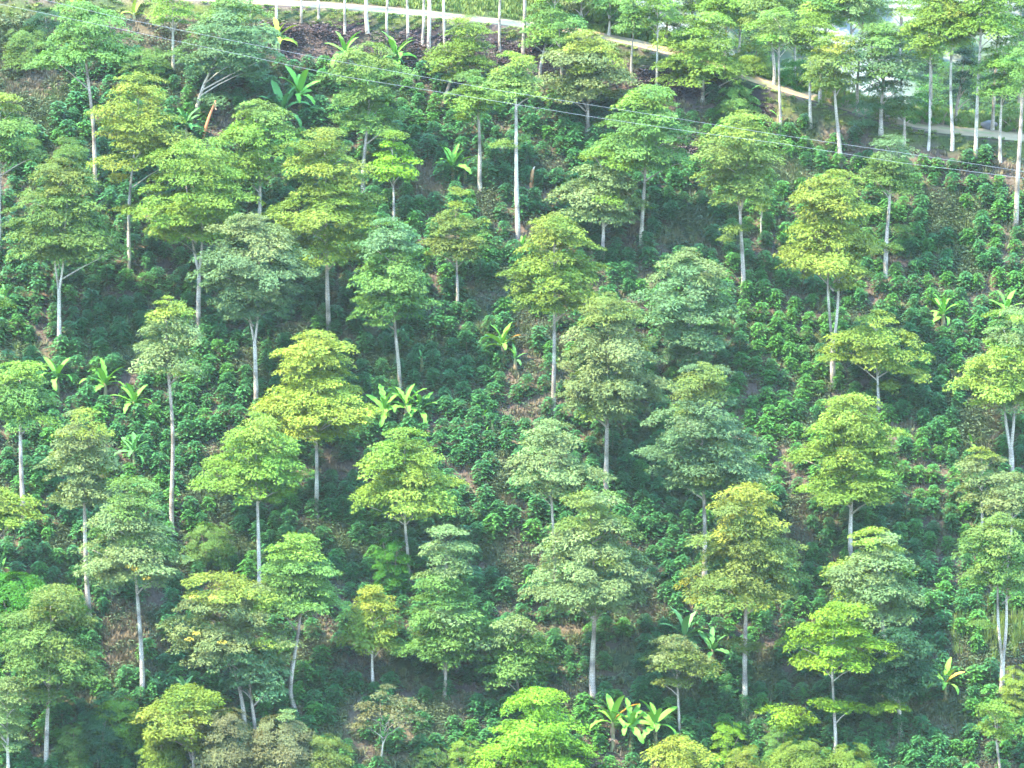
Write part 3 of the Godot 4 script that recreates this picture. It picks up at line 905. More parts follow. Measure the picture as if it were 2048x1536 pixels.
	shade_tree(Vector2(-28.45, -2.82), 12.12, 5.28, 0.11, 3.38, "c", "green", "olive", 3.68, 0.17, 1, [Vector3(0.03, 6.08, 1.45), Vector3(-2.01, 7.67, 1.29), Vector3(1.76, 7.03, 1.35), Vector3(0.97, 12.44, 0.97)], [], "broad green forked tree at upper left", "its white trunk forked under the crown")
	shade_tree(Vector2(-24.39, -7.87), 13.18, 6.93, 0.76, 3.07, "c", "yellow", "yellow", 0, 0.15, 0.85, [Vector3(-1.3, 9.82, 1.13), Vector3(2.03, 8.06, 1.23), Vector3(2.99, 7.09, 0.9), Vector3(-0.51, 6.29, 0.97), Vector3(-0.03, 4.2, 0.97)], [], "tall yellow-green open tree at upper left", "on a slender pale trunk")
	shade_tree(Vector2(-19.75, -4.43), 12.38, 5.84, -0.22, 3.68, "u", "lime", "lime", 3.92, 0.19, 1, [Vector3(-2.15, 6.16, 1.29), Vector3(1.32, 8.08, 1.35), Vector3(-2.78, 8.4, 0.97)], [], "bright green spreading tree at upper left", "its white trunk forked under the crown")
	shade_tree(Vector2(-16.11, -10.78), 9.22, 3.41, -0.16, 2.58, "o", "lime", "olive", 0, 0.17, 1, [], [], "yellowish green tree behind two others, upper left", "its trunk hidden")
	shade_tree(Vector2(-11.55, -3.56), 13.34, 4.9, -0.19, 3.67, "c", "lime", "yellow", 0, 0.19, 1, [Vector3(-2.74, 6.34, 1.23), Vector3(2.3, 8.57, 1.29), Vector3(-2.11, 12.07, 1.13)], [], "tall layered yellow-green tree, upper left of centre", "on a pinkish white trunk")
	shade_tree(Vector2(-15.94, 1.78), 12.66, 6.19, -0.22, 3.17, "o", "blue", "pale", 4.61, 0.18, 1, [Vector3(-2.24, 8.09, 1.29), Vector3(-0.68, 6.35, 1.45), Vector3(1.49, 7.14, 1.23)], [], "round blue-grey tree left of centre", "its white trunk forked under the crown")
	shade_tree(Vector2(-7.08, 0.69), 11.58, 5.09, -0.37, 2.62, "c", "green", "blue", 0, 0.16, 1, [Vector3(-0.22, 6.2, 1.35), Vector3(-1.78, 6.2, 1.03), Vector3(-1.15, 4.93, 0.97)], [], "mid-green tree above the banana trio", "on a straight white trunk")
	shade_tree(Vector2(-3.47, -5.18), 8.08, 3.28, -0.09, 2.02, "c", "olive", "yellow", 0, 0.12, 0.85, [], [], "small yellow-topped pale tree, upper centre", "on a slender pale trunk")
	shade_tree(Vector2(2.58, 2.83), 12.81, 6.52, 0.05, 3.21, "c", "lime", "yellow", 0, 0.18, 1, [Vector3(-2.24, 8.89, 1.16), Vector3(2.27, 9.05, 1.16), Vector3(-0.22, 6.84, 1.29)], [], "tall yellow-green tree in the very centre", "on a long white trunk")
	shade_tree(Vector2(11.03, 1.29), 9.83, 2.71, -0.06, 2.81, "o", "blue", "pale", 0, 0.17, 1, [Vector3(-1.5, 5.09, 1.29), Vector3(1.62, 4.45, 1.29), Vector3(0.06, 2.55, 1.45)], [], "dense blue-green oval tree, right of centre", "its trunk hidden")
	shade_tree(Vector2(14.52, -5.9), 12.27, 6.2, -0.05, 2.61, "o", "olive", "yellow", 5.72, 0.17, 1, [Vector3(-1.36, 7.32, 1.23), Vector3(1.17, 6.68, 1.23), Vector3(-0.25, 4.6, 1.23), Vector3(-1.04, 3.8, 0.9)], [], "olive tree with a leaf-broken white trunk, upper right", "with pale limbs showing through the crown")
	shade_tree(Vector2(15.92, -10.18), 2.76, 1.46, 0.06, 0.84, "u", "olive", "", 0, 0.07, 1, [], [], "thin sapling tree beside the olive tree, upper right", "on a thin leaning stem")
	shade_tree(Vector2(20.1, -0.07), 13.96, 6.85, -0.14, 3.36, "c", "yellow", "yellow", 2.71, 0.2, 1, [Vector3(-2.09, 7.8, 1.35), Vector3(1.97, 8.75, 1.29), Vector3(1.03, 6.53, 1.16)], [], "big yellow-topped twin-stemmed tree, right side", "its white trunk forked low")
	shade_tree(Vector2(23.78, -8.15), 9.25, 5.07, 0.22, 2.04, "c", "green", "blue", 0, 0.17, 1, [Vector3(-0.06, 2.01, 1.16), Vector3(-0.7, 4.26, 1.03), Vector3(0.73, 2.97, 0.9)], [], "green tree with a leafy trunk, upper right", "its trunk wrapped in leafy sprouts")
	shade_tree(Vector2(0.38, -10.53), 12.08, 8.38, -0.22, 2.05, "o", "olive", "yellow", 0, 0.18, 1, [Vector3(-0.51, 5.96, 1.16), Vector3(0.29, 6.28, 0.71)], [], "slim yellowish tree with the tallest white trunk", "ringed by a dark leafy clump")
	shade_tree(Vector2(-2.02, -13.43), 8.29, 4.95, -0.34, 1.94, "u", "lime", "green", 0, 0.17, 1, [Vector3(-1.16, 5.05, 0.97)], [], "rounded green tree by the wires, upper centre", "on a straight white trunk")
	shade_tree(Vector2(8.28, -9.22), 10.93, 5.3, 0.24, 3.29, "c", "green", "lime", 0, 0.17, 1, [Vector3(-2.2, 6.59, 1.16), Vector3(2.42, 7.88, 1.16), Vector3(0.83, 5.62, 1.45)], [], "layered bright green tree under the wires", "its low white trunk right of a paler crown")
	shade_tree(Vector2(5.76, -8.72), 7.49, 2.59, -0.13, 3.04, "c", "pale", "lime", 0, 0.17, 1, [Vector3(-2.23, 4.52, 1.03), Vector3(1.43, 3.88, 1.35), Vector3(-1.43, 3.23, 1.16)], [], "pale green tree below the layered one, upper right", "its trunk hidden")
	shade_tree(Vector2(-9.56, -14.16), 9.82, 3.82, 0.42, 2.97, "o", "green", "olive", 0, 0.17, 1, [Vector3(-1.19, 4.63, 1.1), Vector3(2.03, 4.96, 1.1)], [], "rounded mid-green tree crossed by the wires, upper left", "on a straight white trunk")
	shade_tree(Vector2(-7.58, -11.43), 6.19, 2.47, -0.05, 1.76, "c", "vivid", "lime", 0, 0.11, 1, [], [], "small vivid green tree, upper left of centre", "on a slender pale trunk")
	shade_tree(Vector2(-32.66, -8.96), 10.8, 5.65, 0.25, 2.54, "o", "green", "yellow", 0, 0.18, 1, [Vector3(1.34, 6.94, 1.29)], [], "green tree cut by the upper left edge", "on a pale trunk at the very edge")
	shade_tree(Vector2(-32.31, -0.02), 6.37, 3.51, -0.19, 1.44, "u", "lime", "", 0, 0.17, 1, [], [], "bright green tree just showing at the left edge", "its trunk hidden")
	shade_tree(Vector2(-26.72, -13.35), 12.64, 8.45, -0.63, 3.79, "c", "green", "", 0, 0.16, 1, [Vector3(-2.95, 8.45, 1.29), Vector3(1.22, 8.77, 1.29), Vector3(-1.67, 9.09, 1.29)], [], "grey-green tree crossed by the wire in the top left", "on a long leaning brownish trunk")
	shade_tree(Vector2(-20.5, -19.07), 8.1, 2.7, 2.34, 3.31, "c", "blue", "green", 0, 0.17, 1, [Vector3(1.2, 1.05, 1.35), Vector3(4.13, 3.02, 1.29), Vector3(0.23, 3.02, 1.03)], [], "bluish green tree in the top left", "on a slender pale trunk")
	shade_tree(Vector2(-22.21, -22.58), 6.27, 2.98, 0.16, 1.72, "u", "lime", "", 0, 0.14, 1, [], [], "yellowish tree behind the bluish one, top left", "its trunk hidden")
	shade_tree(Vector2(-4.43, -20.46), 6.15, 2.04, 1.69, 2.46, "c", "lime", "lime", 0, 0.15, 1, [Vector3(-0.1, 2.54, 0.84), Vector3(3.32, 2.37, 0.9), Vector3(0.55, 2.04, 0.9)], [], "bright green layered tree, top centre", "on a straight white trunk")
	shade_tree(Vector2(4.9, -18.49), 6.72, 1.81, 0.08, 2.88, "u", "pale", "yellow", 0, 0.17, 1, [Vector3(-1.78, 3.12, 1.16), Vector3(2.11, 2.3, 1.16)], [], "pale yellowish round tree, top right of centre", "its trunk hidden")
	shade_tree(Vector2(3.39, -20.13), 5.79, 3.49, -0.34, 1.11, "u", "green", "", 0, 0.16, 1, [], [], "small green tree with a white trunk stub, top centre", "mostly hidden")
	shade_tree(Vector2(12.4, -20.17), 5.98, 1.38, 0.03, 3.21, "c", "lime", "lime", 0, 0.14, 1, [Vector3(-2.28, 2.37, 1.16), Vector3(2.28, 2.04, 1.16)], [], "broad bright green tree by the road, top right", "on a slender pale trunk")
	shade_tree(Vector2(21.16, -15.45), 9.13, 4.9, -0.53, 1.98, "o", "olive", "gold", 0, 0.17, 1, [Vector3(-0.97, 5.55, 1.16)], [], "olive tree with a white trunk crossing the road", "on a straight white trunk")
	shade_tree(Vector2(23.86, -16.98), 7.45, 2.55, 0.29, 2.75, "u", "blue", "green", 0, 0.18, 1, [Vector3(-0.71, 1.74, 1.35), Vector3(1.23, 2.06, 1.35), Vector3(-1.03, 0.75, 1.1)], [], "dense blue-green tree over the road, top right", "on a slender pale trunk")
	shade_tree(Vector2(17.34, -17.81), 8.57, 5.47, 0, 2.08, "u", "olive", "lime", 0, 0.13, 1, [], [], "yellow-green tree by the road's upper bend", "on a straight slim trunk crossing the road")
	shade_tree(Vector2(19.34, -17.92), 7.66, 4.39, 0.13, 1.87, "u", "lime", "", 0, 0.13, 1, [], [], "slim-trunked green tree right of the road bend", "on a slender pale trunk")
	shade_tree(Vector2(25.29, -16.28), 2.88, 1.57, 0.02, 1.27, "u", "green", "", 0, 0.16, 1, [], [], "low leafy tree at the roadside, top right", "on a short stout trunk")
	shade_tree(Vector2(26.89, -16.04), 10.68, 5.81, 0.1, 2.37, "u", "lime", "", 0, 0.1, 1, [], [], "yellowish tree, first of the roadside row at right", "on a slim bare trunk")
	shade_tree(Vector2(28.4, -15.95), 11.33, 6.79, -0.13, 2.03, "c", "lime", "yellow", 0, 0.14, 1, [], [], "tree second in the roadside row at right", "on a tall bare pale trunk")
	shade_tree(Vector2(29.89, -15.48), 12.23, 8.02, 0.29, 2.71, "c", "lime", "yellow", 0, 0.15, 1, [], [], "tree third in the roadside row at right", "on a tall bare pale trunk")
	shade_tree(Vector2(31.46, -15.27), 8.53, 4.15, 0.21, 2.15, "c", "green", "lime", 0, 0.13, 1, [], [], "round green tree fourth in the roadside row at right", "on a pale trunk")
	shade_tree(Vector2(32.24, -11.32), 12.03, 8.49, 0.34, 1.93, "c", "green", "", 0, 0.19, 1, [], [], "tall tree at the right edge by the wires", "on a bold white trunk")
	shade_tree(Vector2(1.86, -22.32), 6.53, 2.08, 0.98, 2.03, "c", "green", "lime", 0, 0.13, 1, [Vector3(0.13, 2.58, 0.81)], [], "green tree on the road bank, top centre", "on a slender pale trunk")
	shade_tree(Vector2(7.87, -21.56), 7.51, 3.23, 0.08, 1.8, "c", "green", "lime", 0, 0.11, 1, [], [], "thin-trunked tree left of the pale road stretch", "on a thin straight trunk crossing the road")
	shade_tree(Vector2(9.42, -20.83), 7.96, 4.35, 0.07, 1.71, "u", "lime", "", 0, 0.11, 1, [], [], "thin-trunked tree at the pale road stretch", "on a thin straight trunk crossing the road")
	shade_tree(Vector2(-17.25, -25.87), 11.83, 6.89, -0.03, 1, "o", "green", "", 0, 0.1, 0.4, [], [], "pole-like tree at the top edge, first, farthest left", "its crown above the frame")
	shade_tree(Vector2(-15.5, -25.6), 12.52, 7.52, 0, 1, "o", "lime", "", 0, 0.1, 0.4, [], [], "pole-like tree at the top edge, second from the left", "its crown above the frame")
	shade_tree(Vector2(-13.88, -25.65), 11.83, 7.29, -0.1, 1, "o", "green", "", 0, 0.1, 0.4, [], [], "pole-like tree at the top edge, third from the left", "its crown above the frame")
	shade_tree(Vector2(-12.74, -25.79), 11.73, 6.2, -0.13, 1, "o", "lime", "", 0, 0.1, 0.4, [], [], "pole-like tree at the top edge, fourth from the left", "its crown above the frame")
	shade_tree(Vector2(-10.98, -25.05), 13.07, 7.48, -0.1, 1, "o", "green", "", 0, 0.1, 0.4, [], [], "pole-like tree at the top edge, fifth from the left", "its crown above the frame")
	shade_tree(Vector2(-9.5, -25.04), 13.49, 8.24, -0.07, 1, "o", "lime", "", 0, 0.15, 0.4, [], [], "pole-like tree at the top edge, sixth, a thick one", "its crown above the frame")
	shade_tree(Vector2(-8.18, -24.71), 13.23, 8.63, -0.07, 1, "o", "lime", "", 0, 0.1, 0.4, [], [], "pole-like tree at the top edge, seventh from the left", "its crown above the frame")
	shade_tree(Vector2(-6.86, -24.56), 12.7, 8.76, -0.07, 1, "o", "lime", "", 0, 0.1, 0.4, [], [], "pole-like tree at the top edge, eighth from the left", "its crown above the frame")
	shade_tree(Vector2(-5.88, -24.38), 13.87, 8.62, -0.13, 1, "o", "lime", "", 0, 0.1, 0.4, [], [], "pole-like tree at the top edge, ninth from the left", "its crown above the frame")
	shade_tree(Vector2(-5.45, -24.04), 13.38, 9.38, -0.1, 1, "o", "green", "", 0, 0.15, 0.4, [], [], "pole-like tree at the top edge, tenth, thick and pale", "its crown above the frame")
	shade_tree(Vector2(-4.43, -24.17), 14.33, 9.21, 0, 1, "o", "lime", "", 0, 0.1, 0.4, [], [], "pole-like tree at the top edge, eleventh from the left", "its crown above the frame")
	shade_tree(Vector2(-0.79, -23.79), 14.48, 8.25, -0.03, 0.86, "o", "green", "", 0, 0.1, 0.4, [], [], "pole-like tree at the top edge, twelfth, near grass slope", "its crown above the frame")
	shade_tree(Vector2(0.75, -23.29), 14.05, 9.2, -0.07, 1, "o", "lime", "", 0, 0.15, 0.4, [], [], "pole-like tree at the top edge, thirteenth, beside grass slope", "its crown above the frame")
	shade_tree(Vector2(2.86, -30.12), 3.75, 0.6, 0.33, 2.09, "u", "lime", "", 0, 0.13, 1, [], [], "yellow-green tree behind the road, top centre", "its trunk hidden")
	shade_tree(Vector2(6.4, -26.63), 4.72, 0.6, 0.07, 1.91, "u", "green", "", 0, 0.14, 1, [Vector3(0.23, 0.9, 0.84)], [], "dark-trunked tree behind the road, top centre", "at the edge of the bank")
	shade_tree(Vector2(10.11, -27.15), 4.83, 1.17, 0.33, 2.08, "c", "pale", "", 0, 0.13, 1, [], [], "pale tree behind the road, top right of centre", "on a slender pale trunk")
	shade_tree(Vector2(14.02, -25.23), 6.31, 2.33, 0.16, 2.25, "u", "lime", "", 0, 0.13, 1, [], [], "green tree behind the broad bright one, top right", "its trunk hidden")
	shade_tree(Vector2(17.14, -22.38), 6.67, 3.21, -0.26, 2.06, "u", "olive", "", 0, 0.14, 1, [], [], "olive tree with a leaning brown trunk behind the road", "on a brown leaning trunk")
	shade_tree(Vector2(20.05, -20.14), 8.37, 4.77, 0.49, 2.22, "u", "green", "yellow", 0, 0.13, 1, [], [], "tree behind the road between the gaps, top right", "on a grey trunk")
	shade_tree(Vector2(22.47, -19.56), 8.73, 5.78, 0.33, 2.22, "u", "pale", "yellow", 0, 0.12, 1, [Vector3(-0.49, 4.47, 0.97)], [], "pale yellowish tree behind the blue-green one", "on a slender pale trunk")
	shade_tree(Vector2(27.2, -19.67), 10.17, 6.41, -0.16, 1.54, "u", "olive", "", 0, 0.13, 1, [Vector3(-0.33, 5.1, 1.1)], [], "olive tree behind the roadside row", "its trunk hidden")
	shade_tree(Vector2(29, -20.68), 5.21, 1.42, 0.44, 1.32, "o", "dark", "", 0, 0.15, 1, [Vector3(0.55, 4.55, 0.9)], [], "dark vine-draped tree behind the roadside row", "on a short black trunk")
	shade_tree(Vector2(31.26, -19.46), 9.91, 5.98, 0.33, 2.22, "u", "lime", "", 0, 0.14, 1, [], [], "yellowish tree behind the row, top right corner", "its trunk hidden")
	shade_tree(Vector2(15.31, -34), 10.78, 5.03, 0.08, 2.2, "u", "lime", "yellow", 0, 0.13, 1, [], [], "yellow-green tree at the top edge, gap side", "its trunk hidden")
	shade_tree(Vector2(19.02, -34), 11.47, 6.39, 0, 2.12, "u", "green", "", 0, 0.13, 1, [], [], "mid-green tree at the top edge, right half", "its trunk hidden")
	shade_tree(Vector2(26.11, -34), 13.85, 10.13, 0.08, 2.03, "c", "olive", "lime", 0, 0.13, 1, [], [], "olive-green tree at the top edge near the corner gap", "on a slender pale trunk")
	shade_tree(Vector2(22.73, -34), 13.43, 8.53, 0, 2.12, "u", "lime", "", 0, 0.13, 1, [], [], "yellow-green top-edge tree right of the olive one", "its trunk hidden")
	shade_tree(Vector2(32.97, -20.56), 9.71, 5.44, 0.16, 1.71, "u", "green", "", 0, 0.13, 1, [], [], "green tree cut by the top right corner", "its trunk hidden")
	shade_tree(Vector2(11.94, -27.4), 6.17, 1.34, 0, 1.91, "o", "green", "lime", 0, 0.13, 1, [], [], "green top-edge tree above the broad bright one", "its trunk hidden")
	shade_tree(Vector2(4.67, -28.74), 5.18, 0.6, 0.08, 2, "u", "pale", "", 0, 0.12, 1, [], [], "pale top-edge tree above the yellowish round one", "its trunk hidden")

	# bushes
	bush(Vector2(-28.49, -15.09), 2.61, 1.45, "green", "green bush beside the leaning brownish trunk, upper left")
	bush(Vector2(-31.75, -23.38), 2.48, 1.94, "green", "green bush in the top left corner under the wires")
	bush(Vector2(-23.99, -22.16), 2.15, 1.77, "green", "green bush between two crowns, top left")
	bush(Vector2(-30.53, -24.85), 2.32, 1.77, "dark", "dark bush at the top left edge of the frame")
	bush(Vector2(-31.15, -16.21), 1.97, 1.13, "green", "small green bush on bare ground near the upper left edge")
	bush(Vector2(32.77, -20.04), 2.05, 1.29, "green", "green bush at the right edge behind the road")
	bush(Vector2(20.58, -20.9), 1.82, 1.29, "lime", "light green bush behind the road beside the grey trunk")
	bush(Vector2(27.88, -20.04), 1.48, 1.03, "lime", "light green bush behind the road, between two roadside trunks")
	bush(Vector2(10.11, -27.15), 1.84, 1.61, "lime", "light green bush beyond the road, above its pale stretch")
	bush(Vector2(18.56, -23.23), 1.99, 1.61, "leaf", "bright green bush behind the road's upper bend")
	bush(Vector2(21.7, -20.39), 2.01, 1.35, "green", "green bush behind the road under the blue-green tree")
	bush(Vector2(24.09, -19.32), 1.91, 1.45, "green", "green bush behind the road, third from the bend")
	bush(Vector2(26.5, -19.96), 2.01, 1.23, "leaf", "bright green bush behind the roadside row of trees")
	bush(Vector2(15.81, -24.41), 2.16, 1.61, "lime", "light green bush beyond the road, left of the bend")
	bush(Vector2(12.4, -26.09), 2, 1.61, "green", "green bush beyond the road, above the pale stretch")
	bush(Vector2(7.15, -28.17), 1.67, 1.45, "green", "green bush beyond the road at the top edge")
	bush(Vector2(29.54, -20.43), 0.89, 0.97, "green", "low dark bush beside the boulder")
	bush(Vector2(-16.73, 28.13), 5.47, 2.26, "brown", "olive-brown shrub at the bottom edge, left of centre")
	bush(Vector2(-13.67, 27.39), 4.57, 2.9, "brown", "large orange-tinted olive shrub at the bottom edge")
	bush(Vector2(-11.02, 27.26), 3.66, 1.94, "olive", "olive shrub right of the orange-tinted one at bottom")
	bush(Vector2(12.79, 24.47), 2.3, 1.29, "vivid", "vivid green broad-leaved shrub, bottom right of centre")
	bush(Vector2(13.76, 26.68), 3.05, 1.61, "yellow", "pale yellow bush at the bottom edge, right of centre")
	bush(Vector2(16.96, 27.63), 3.66, 2.26, "lime", "light green shrub at the bottom edge under the tiered tree")
	bush(Vector2(19.9, 27.81), 3.35, 1.94, "lime", "light green shrub at the bottom edge, further right")
	bush(Vector2(-29.91, 17.68), 4.03, 3.06, "leaf", "rich green rounded bush at the left edge, low")
	bush(Vector2(-26.34, 17.08), 3.1, 1.13, "leaf", "strip of rich green bush beside the pale cone tree")
	bush(Vector2(-18.4, 12.13), 2.66, 1.77, "green", "mid-green shrub with a thin stem right of the long white trunk")
	bush(Vector2(-7.25, 14.18), 3.27, 1.45, "leaf", "dark green bush beside the domed tree's trunk")
	bush(Vector2(-23.25, 24.46), 3.22, 1.94, "lime", "light green bush at bottom left beside the layered tree")
	bush(Vector2(-24.36, 25.84), 3.67, 1.61, "dark", "dark bush in the shade at bottom left")
	bush(Vector2(-25.84, 25.78), 2.9, 1.45, "green", "green bush right of the corner tree's trunk")
	bush(Vector2(2.25, 26.14), 2.14, 1.29, "green", "small bush below the lime tree at bottom centre")
	bush(Vector2(30.08, 22.86), 3.38, 1.29, "yellow", "yellowish bush at the right edge, low")
	bush(Vector2(14.48, -18.75), 2.63, 1.61, "green", "dark green bush on the road bank, top right")
	bush(Vector2(-29.79, 24.23), 3.07, 1.29, "green", "green bush at the left edge, bottom")
	bush(Vector2(-20.47, 26.82), 2.75, 1.77, "lime", "light green bush at the bottom edge under the bright round tree")
	bush(Vector2(-2.78, 25.71), 2.3, 1.45, "lime", "fresh green low bush left of the vivid lime tree")
	bush(Vector2(-4.55, 25.98), 2.14, 1.29, "green", "grey-green bush at the bottom, right of the brownish tree")
	bush(Vector2(15.86, 25.48), 2.75, 1.29, "green", "dark leafy shrub left of the tiered tree's foot")

	# coffee
	plant_coffee()

	# banana plants
	rng.seed = 31
	for k in 6: blades.append(banana_blade(1.0, 0.20, 0.75 if k < 3 else 1.7, k % 2 == 1))
	banana_plant(Vector2(-28.39, 0.32), 1.66, 1.74, 8, "light", 0, "banana plant with upright light green leaves, leftmost of the row of three at left")
	banana_plant(Vector2(-25.43, 0.22), 1.21, 1.7, 8, "light", 0, "banana plant in the middle of the row of three at left")
	banana_plant(Vector2(-23.54, 1.78), 1.43, 1.7, 9, "light", 0, "banana plant, rightmost of the row of three at left")
	banana_plant(Vector2(-23.34, 5.86), 1.58, 1.45, 7, "green", 0, "dark leafed banana plant below the row of three at left")
	banana_plant(Vector2(-21.09, -16.99), 1.54, 1.45, 8, "green", 0, "banana plant beside the leaning orange dead stem, upper left")
	banana_plant(Vector2(-14.9, -18.86), 1.15, 2.13, 8, "green", 0, "wide dark green banana plant left of a pair, upper left")
	banana_plant(Vector2(-13.8, -19.98), 1.48, 1.94, 7, "light", 1, "banana plant with yellowing leaves, right of a pair, upper left")
	banana_plant(Vector2(-15.36, -24.19), 1.59, 1.55, 7, "yellow", 1, "yellow leafed banana plant below the road, top left")
	banana_plant(Vector2(-10.94, -23.01), 1.66, 1.84, 7, "light", 0, "bright banana plant behind a round crown, top left of centre")
	banana_plant(Vector2(-7.6, -23.05), 1.49, 1.84, 9, "light", 1, "banana plant with a brown hanging skirt, top centre")
	banana_plant(Vector2(-2.47, -19.2), 1.97, 1.65, 5, "light", 1, "pale banana plant peeking behind a green crown, top centre")
	banana_plant(Vector2(-3.83, -14.33), 1.53, 1.84, 9, "light", 0, "large banana plant in the open, upper centre")
	banana_plant(Vector2(-3.02, -14.37), 0.98, 1.06, 5, "green", 0, "small banana plant at the foot of the large one, upper centre")
	banana_plant(Vector2(0.67, -8.93), 1.13, 0.97, 6, "light", 0, "small banana plant by the tall white trunk, upper centre")
	banana_plant(Vector2(-0.59, -0.89), 1.92, 1.65, 9, "yellowing", 1, "tall banana plant with dead brown leaves hanging, centre")
	banana_plant(Vector2(0.19, -0.36), 1.12, 1.06, 5, "green", 0, "short dark banana plant beside the tall dead-leafed one, centre")
	banana_plant(Vector2(-7.9, 2.48), 1.43, 1.74, 8, "light", 1, "banana plant at the left of the trio left of centre")
	banana_plant(Vector2(-6.59, 2.57), 1.75, 1.84, 8, "light", 1, "banana plant in the middle of the trio left of centre")
	banana_plant(Vector2(-5.66, 2.56), 1.27, 1.45, 7, "light", 0, "banana plant at the right of the trio left of centre")
	banana_plant(Vector2(-5.67, -0.99), 0.96, 0.77, 4, "green", 0, "little banana shoot among shrubs above the trio")
	banana_plant(Vector2(-1.8, 3.27), 0.79, 0.93, 3, "light", 0, "young banana plant with three leaves, upper one of two at centre")
	banana_plant(Vector2(-1.21, 4.05), 0.79, 0.68, 2, "light", 0, "young banana plant, lower one of two at centre")
	banana_plant(Vector2(27.17, -4.08), 1.29, 1.45, 9, "light", 0, "upright banana plant among dense coffee, right side")
	banana_plant(Vector2(31.16, -4.45), 1.29, 1.65, 8, "light", 0, "banana plant behind the yellowish tree at the right edge")
	banana_plant(Vector2(28.48, 4.07), 0.79, 0.87, 3, "light", 0, "short banana plant with broad leaves, right side")
	banana_plant(Vector2(0.85, 13.98), 0.62, 0.62, 2, "light", 0, "tiny banana shoot on bare earth, lower centre")
	banana_plant(Vector2(10.4, 18.08), 1.39, 1.94, 7, "pale", 0, "pale banana plant behind the small olive tree, lower right")
	banana_plant(Vector2(12.03, 19.01), 1.39, 1.55, 7, "green", 0, "banana plant right of the pale one, lower right")
	banana_plant(Vector2(25.83, 21.7), 1.54, 1.55, 9, "yellowing", 0, "banana plant with one orange leaf, bottom right")
	banana_plant(Vector2(5.97, 24.11), 2.3, 1.94, 8, "yellowing", 1, "left banana plant of the bottom clump, with an orange leaf")
	banana_plant(Vector2(7.06, 24.31), 2.15, 1.74, 8, "light", 1, "middle banana plant of the bottom clump")
	banana_plant(Vector2(8.49, 24.14), 2.09, 1.74, 9, "light", 1, "right banana plant of the bottom clump")
	banana_plant(Vector2(-19.51, 21.79), 1.39, 1.06, 5, "pale", 0, "banana plant peeking over the bright round tree, bottom left")
	banana_plant(Vector2(17.25, -18.2), 0.89, 0.81, 3, "light", 0, "young banana plant on the bank under the road, top right")
	banana_plant(Vector2(15.15, -19.42), 0.99, 1.35, 6, "green", 0, "dark banana plant under the bank, top right")
	banana_plant(Vector2(-30.94, 13.61), 1.09, 0.87, 4, "light", 0, "banana plant at the left edge, low down")
	banana_plant(Vector2(-31.95, -5.06), 1.13, 1.06, 5, "green", 0, "banana plant at the left edge, middle height")
	banana_plant(Vector2(-28.79, -26.22), 0.83, 1.55, 5, "yellow", 0, "yellow leafed banana plant in the top left corner")
	banana_plant(Vector2(-24.89, -25.99), 0.66, 1.16, 4, "yellow", 0, "yellow-green banana plant right of the corner one, top left")

	# power lines
	power_line([Vector3(-30.34, 28.7, 29.72), Vector3(-22.12, 26.9, 29.25), Vector3(-9.86, 24.13, 28.55), Vector3(-1.7, 22.72, 28.1), Vector3(5.07, 21.54, 27.72), Vector3(10.26, 20.71, 27.43), Vector3(15.46, 19.96, 27.14), Vector3(22.43, 18.77, 26.75), Vector3(29.64, 17.79, 26.35), Vector3(31.74, 17.51, 26.23)], "lower power line running down to the right across the whole slope")
	power_line([Vector3(-30.32, 29.57, 29.72), Vector3(-22.11, 27.54, 29.25), Vector3(-17.85, 26.63, 29.01), Vector3(-11, 25.18, 28.62), Vector3(-6.43, 24.3, 28.36), Vector3(-1.26, 23.29, 28.07), Vector3(9.1, 21.54, 27.49), Vector3(15.03, 20.52, 27.16), Vector3(22.42, 19.36, 26.75), Vector3(29.63, 18.17, 26.35), Vector3(31.73, 17.89, 26.23)], "upper, fainter power line running down to the right across the slope")

	# small things
	var dead := thing("dead_stem", "leaning reddish-orange dead banana stem among the trees, upper left", "dead stem", on_ground(Vector2(-20.09, -17.07)))
	var d := MB.new()
	d.tube([Vector3(0, -0.1, 0), Vector3(0.25, 0.9, 0), Vector3(0.55, 1.8, 0), Vector3(0.95, 2.75, 0.05)], [0.11, 0.1, 0.085, 0.05], 7, [Color(1, 0.8, 0.7), Color(0.9, 0.7, 0.6), Color(1, 0.85, 0.7), Color(0.7, 0.6, 0.6)])
	put("stalk", d.mesh(matte("dead_stalk", lin(0.50, 0.20, 0.09), 0.8)), dead)
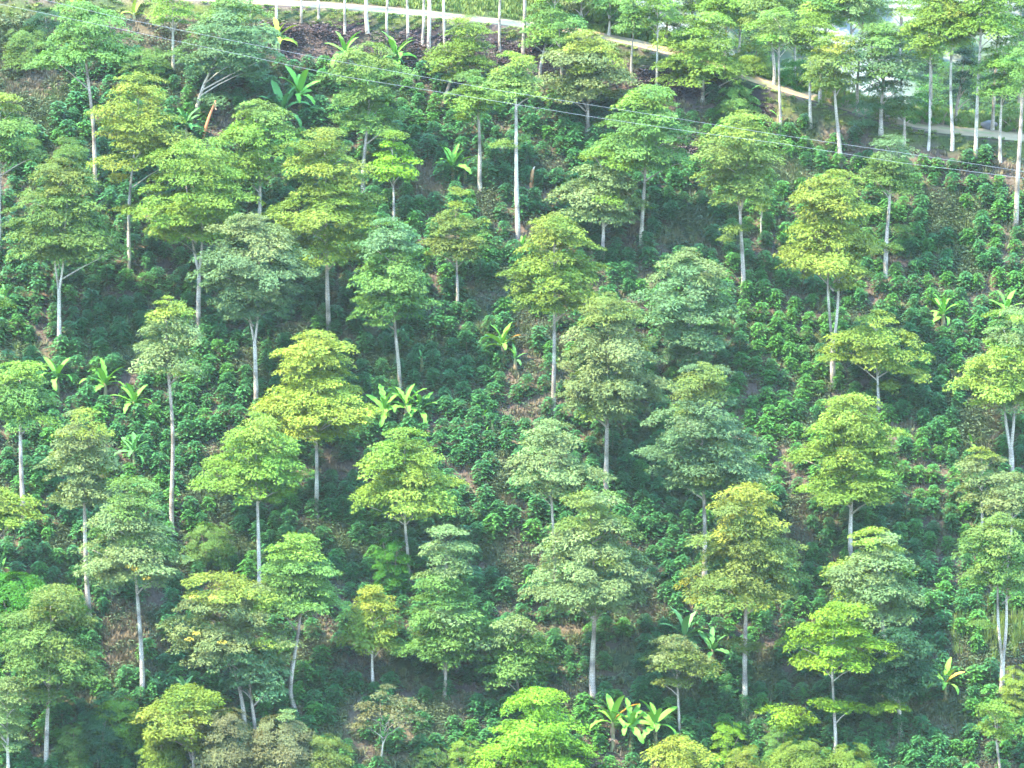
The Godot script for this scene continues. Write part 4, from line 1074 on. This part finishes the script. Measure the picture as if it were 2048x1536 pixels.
	for k in 2:
		var o := put("dead_leaf", blades[4], dead)
		o.position = Vector3(0.93, 2.7, 0.05)
		o.basis = (Basis(Vector3.UP, 0.6 + k * 2.2) * Basis(Vector3.RIGHT, -1.2)).scaled(Vector3.ONE * 0.6)
		o.material_override = matte("banana_dead", lin(0.36, 0.22, 0.13), 0.9, 0.2)
	var stump := thing("tree_stump", "short broken orange stump on dark soil, upper centre", "stump", on_ground(Vector2(1.25, -14.08)))
	d = MB.new()
	d.tube([Vector3(0, -0.1, 0), Vector3(0.02, 0.4, 0), Vector3(0.05, 0.8, 0), Vector3(0.12, 1.1, 0)], [0.16, 0.13, 0.12, 0.07], 8, [Color(0.8, 0.7, 0.6), Color(1, 0.9, 0.8), Color(0.9, 0.8, 0.7), Color(1, 1, 0.9)])
	put("wood", d.mesh(matte("stump", lin(0.50, 0.25, 0.12), 0.85)), stump)
	d = MB.new()
	d.tube([Vector3(0.1, 1.0, 0), Vector3(0.16, 1.2, 0.02), Vector3(0.24, 1.28, 0)], [0.06, 0.04, 0.015], 5, [Color(1, 1, 1), Color(1, 1, 1), Color(1, 1, 1)])
	put("splinter", d.mesh(matte("splinter", lin(0.62, 0.5, 0.38), 0.85)), stump)
	var rock := SphereMesh.new()
	rock.radius = 0.42
	rock.height = 0.7
	rock.radial_segments = 18
	rock.rings = 9
	var tool := SurfaceTool.new()
	tool.create_from(rock, 0)
	var data := tool.commit_to_arrays()
	var rv: PackedVector3Array = data[Mesh.ARRAY_VERTEX]
	for k in rv.size(): rv[k] *= 1.0 + 0.6 * fine.get_noise_3dv(rv[k] * 14.0)
	var bm := MB.new()
	bm.v = rv
	bm.n = data[Mesh.ARRAY_NORMAL]
	bm.i = data[Mesh.ARRAY_INDEX]
	for k in rv.size(): bm.c.append(Color(0.12, 0.11, 0.10) * (0.85 + 0.5 * fine.get_noise_3dv(rv[k] * 20.0)))
	var boulder := put("boulder", bm.mesh(matte("rock", Color(1, 1, 1), 0.9)), self)
	boulder.position = on_ground(Vector2(31.08, -20.12)) + Vector3(0, 0.15, 0)
	boulder.scale = Vector3(1.4, 1, 1)
	tag(boulder, "grey boulder on the grass verge behind the road, top right", "boulder")

	# ground cover
	undergrowth()
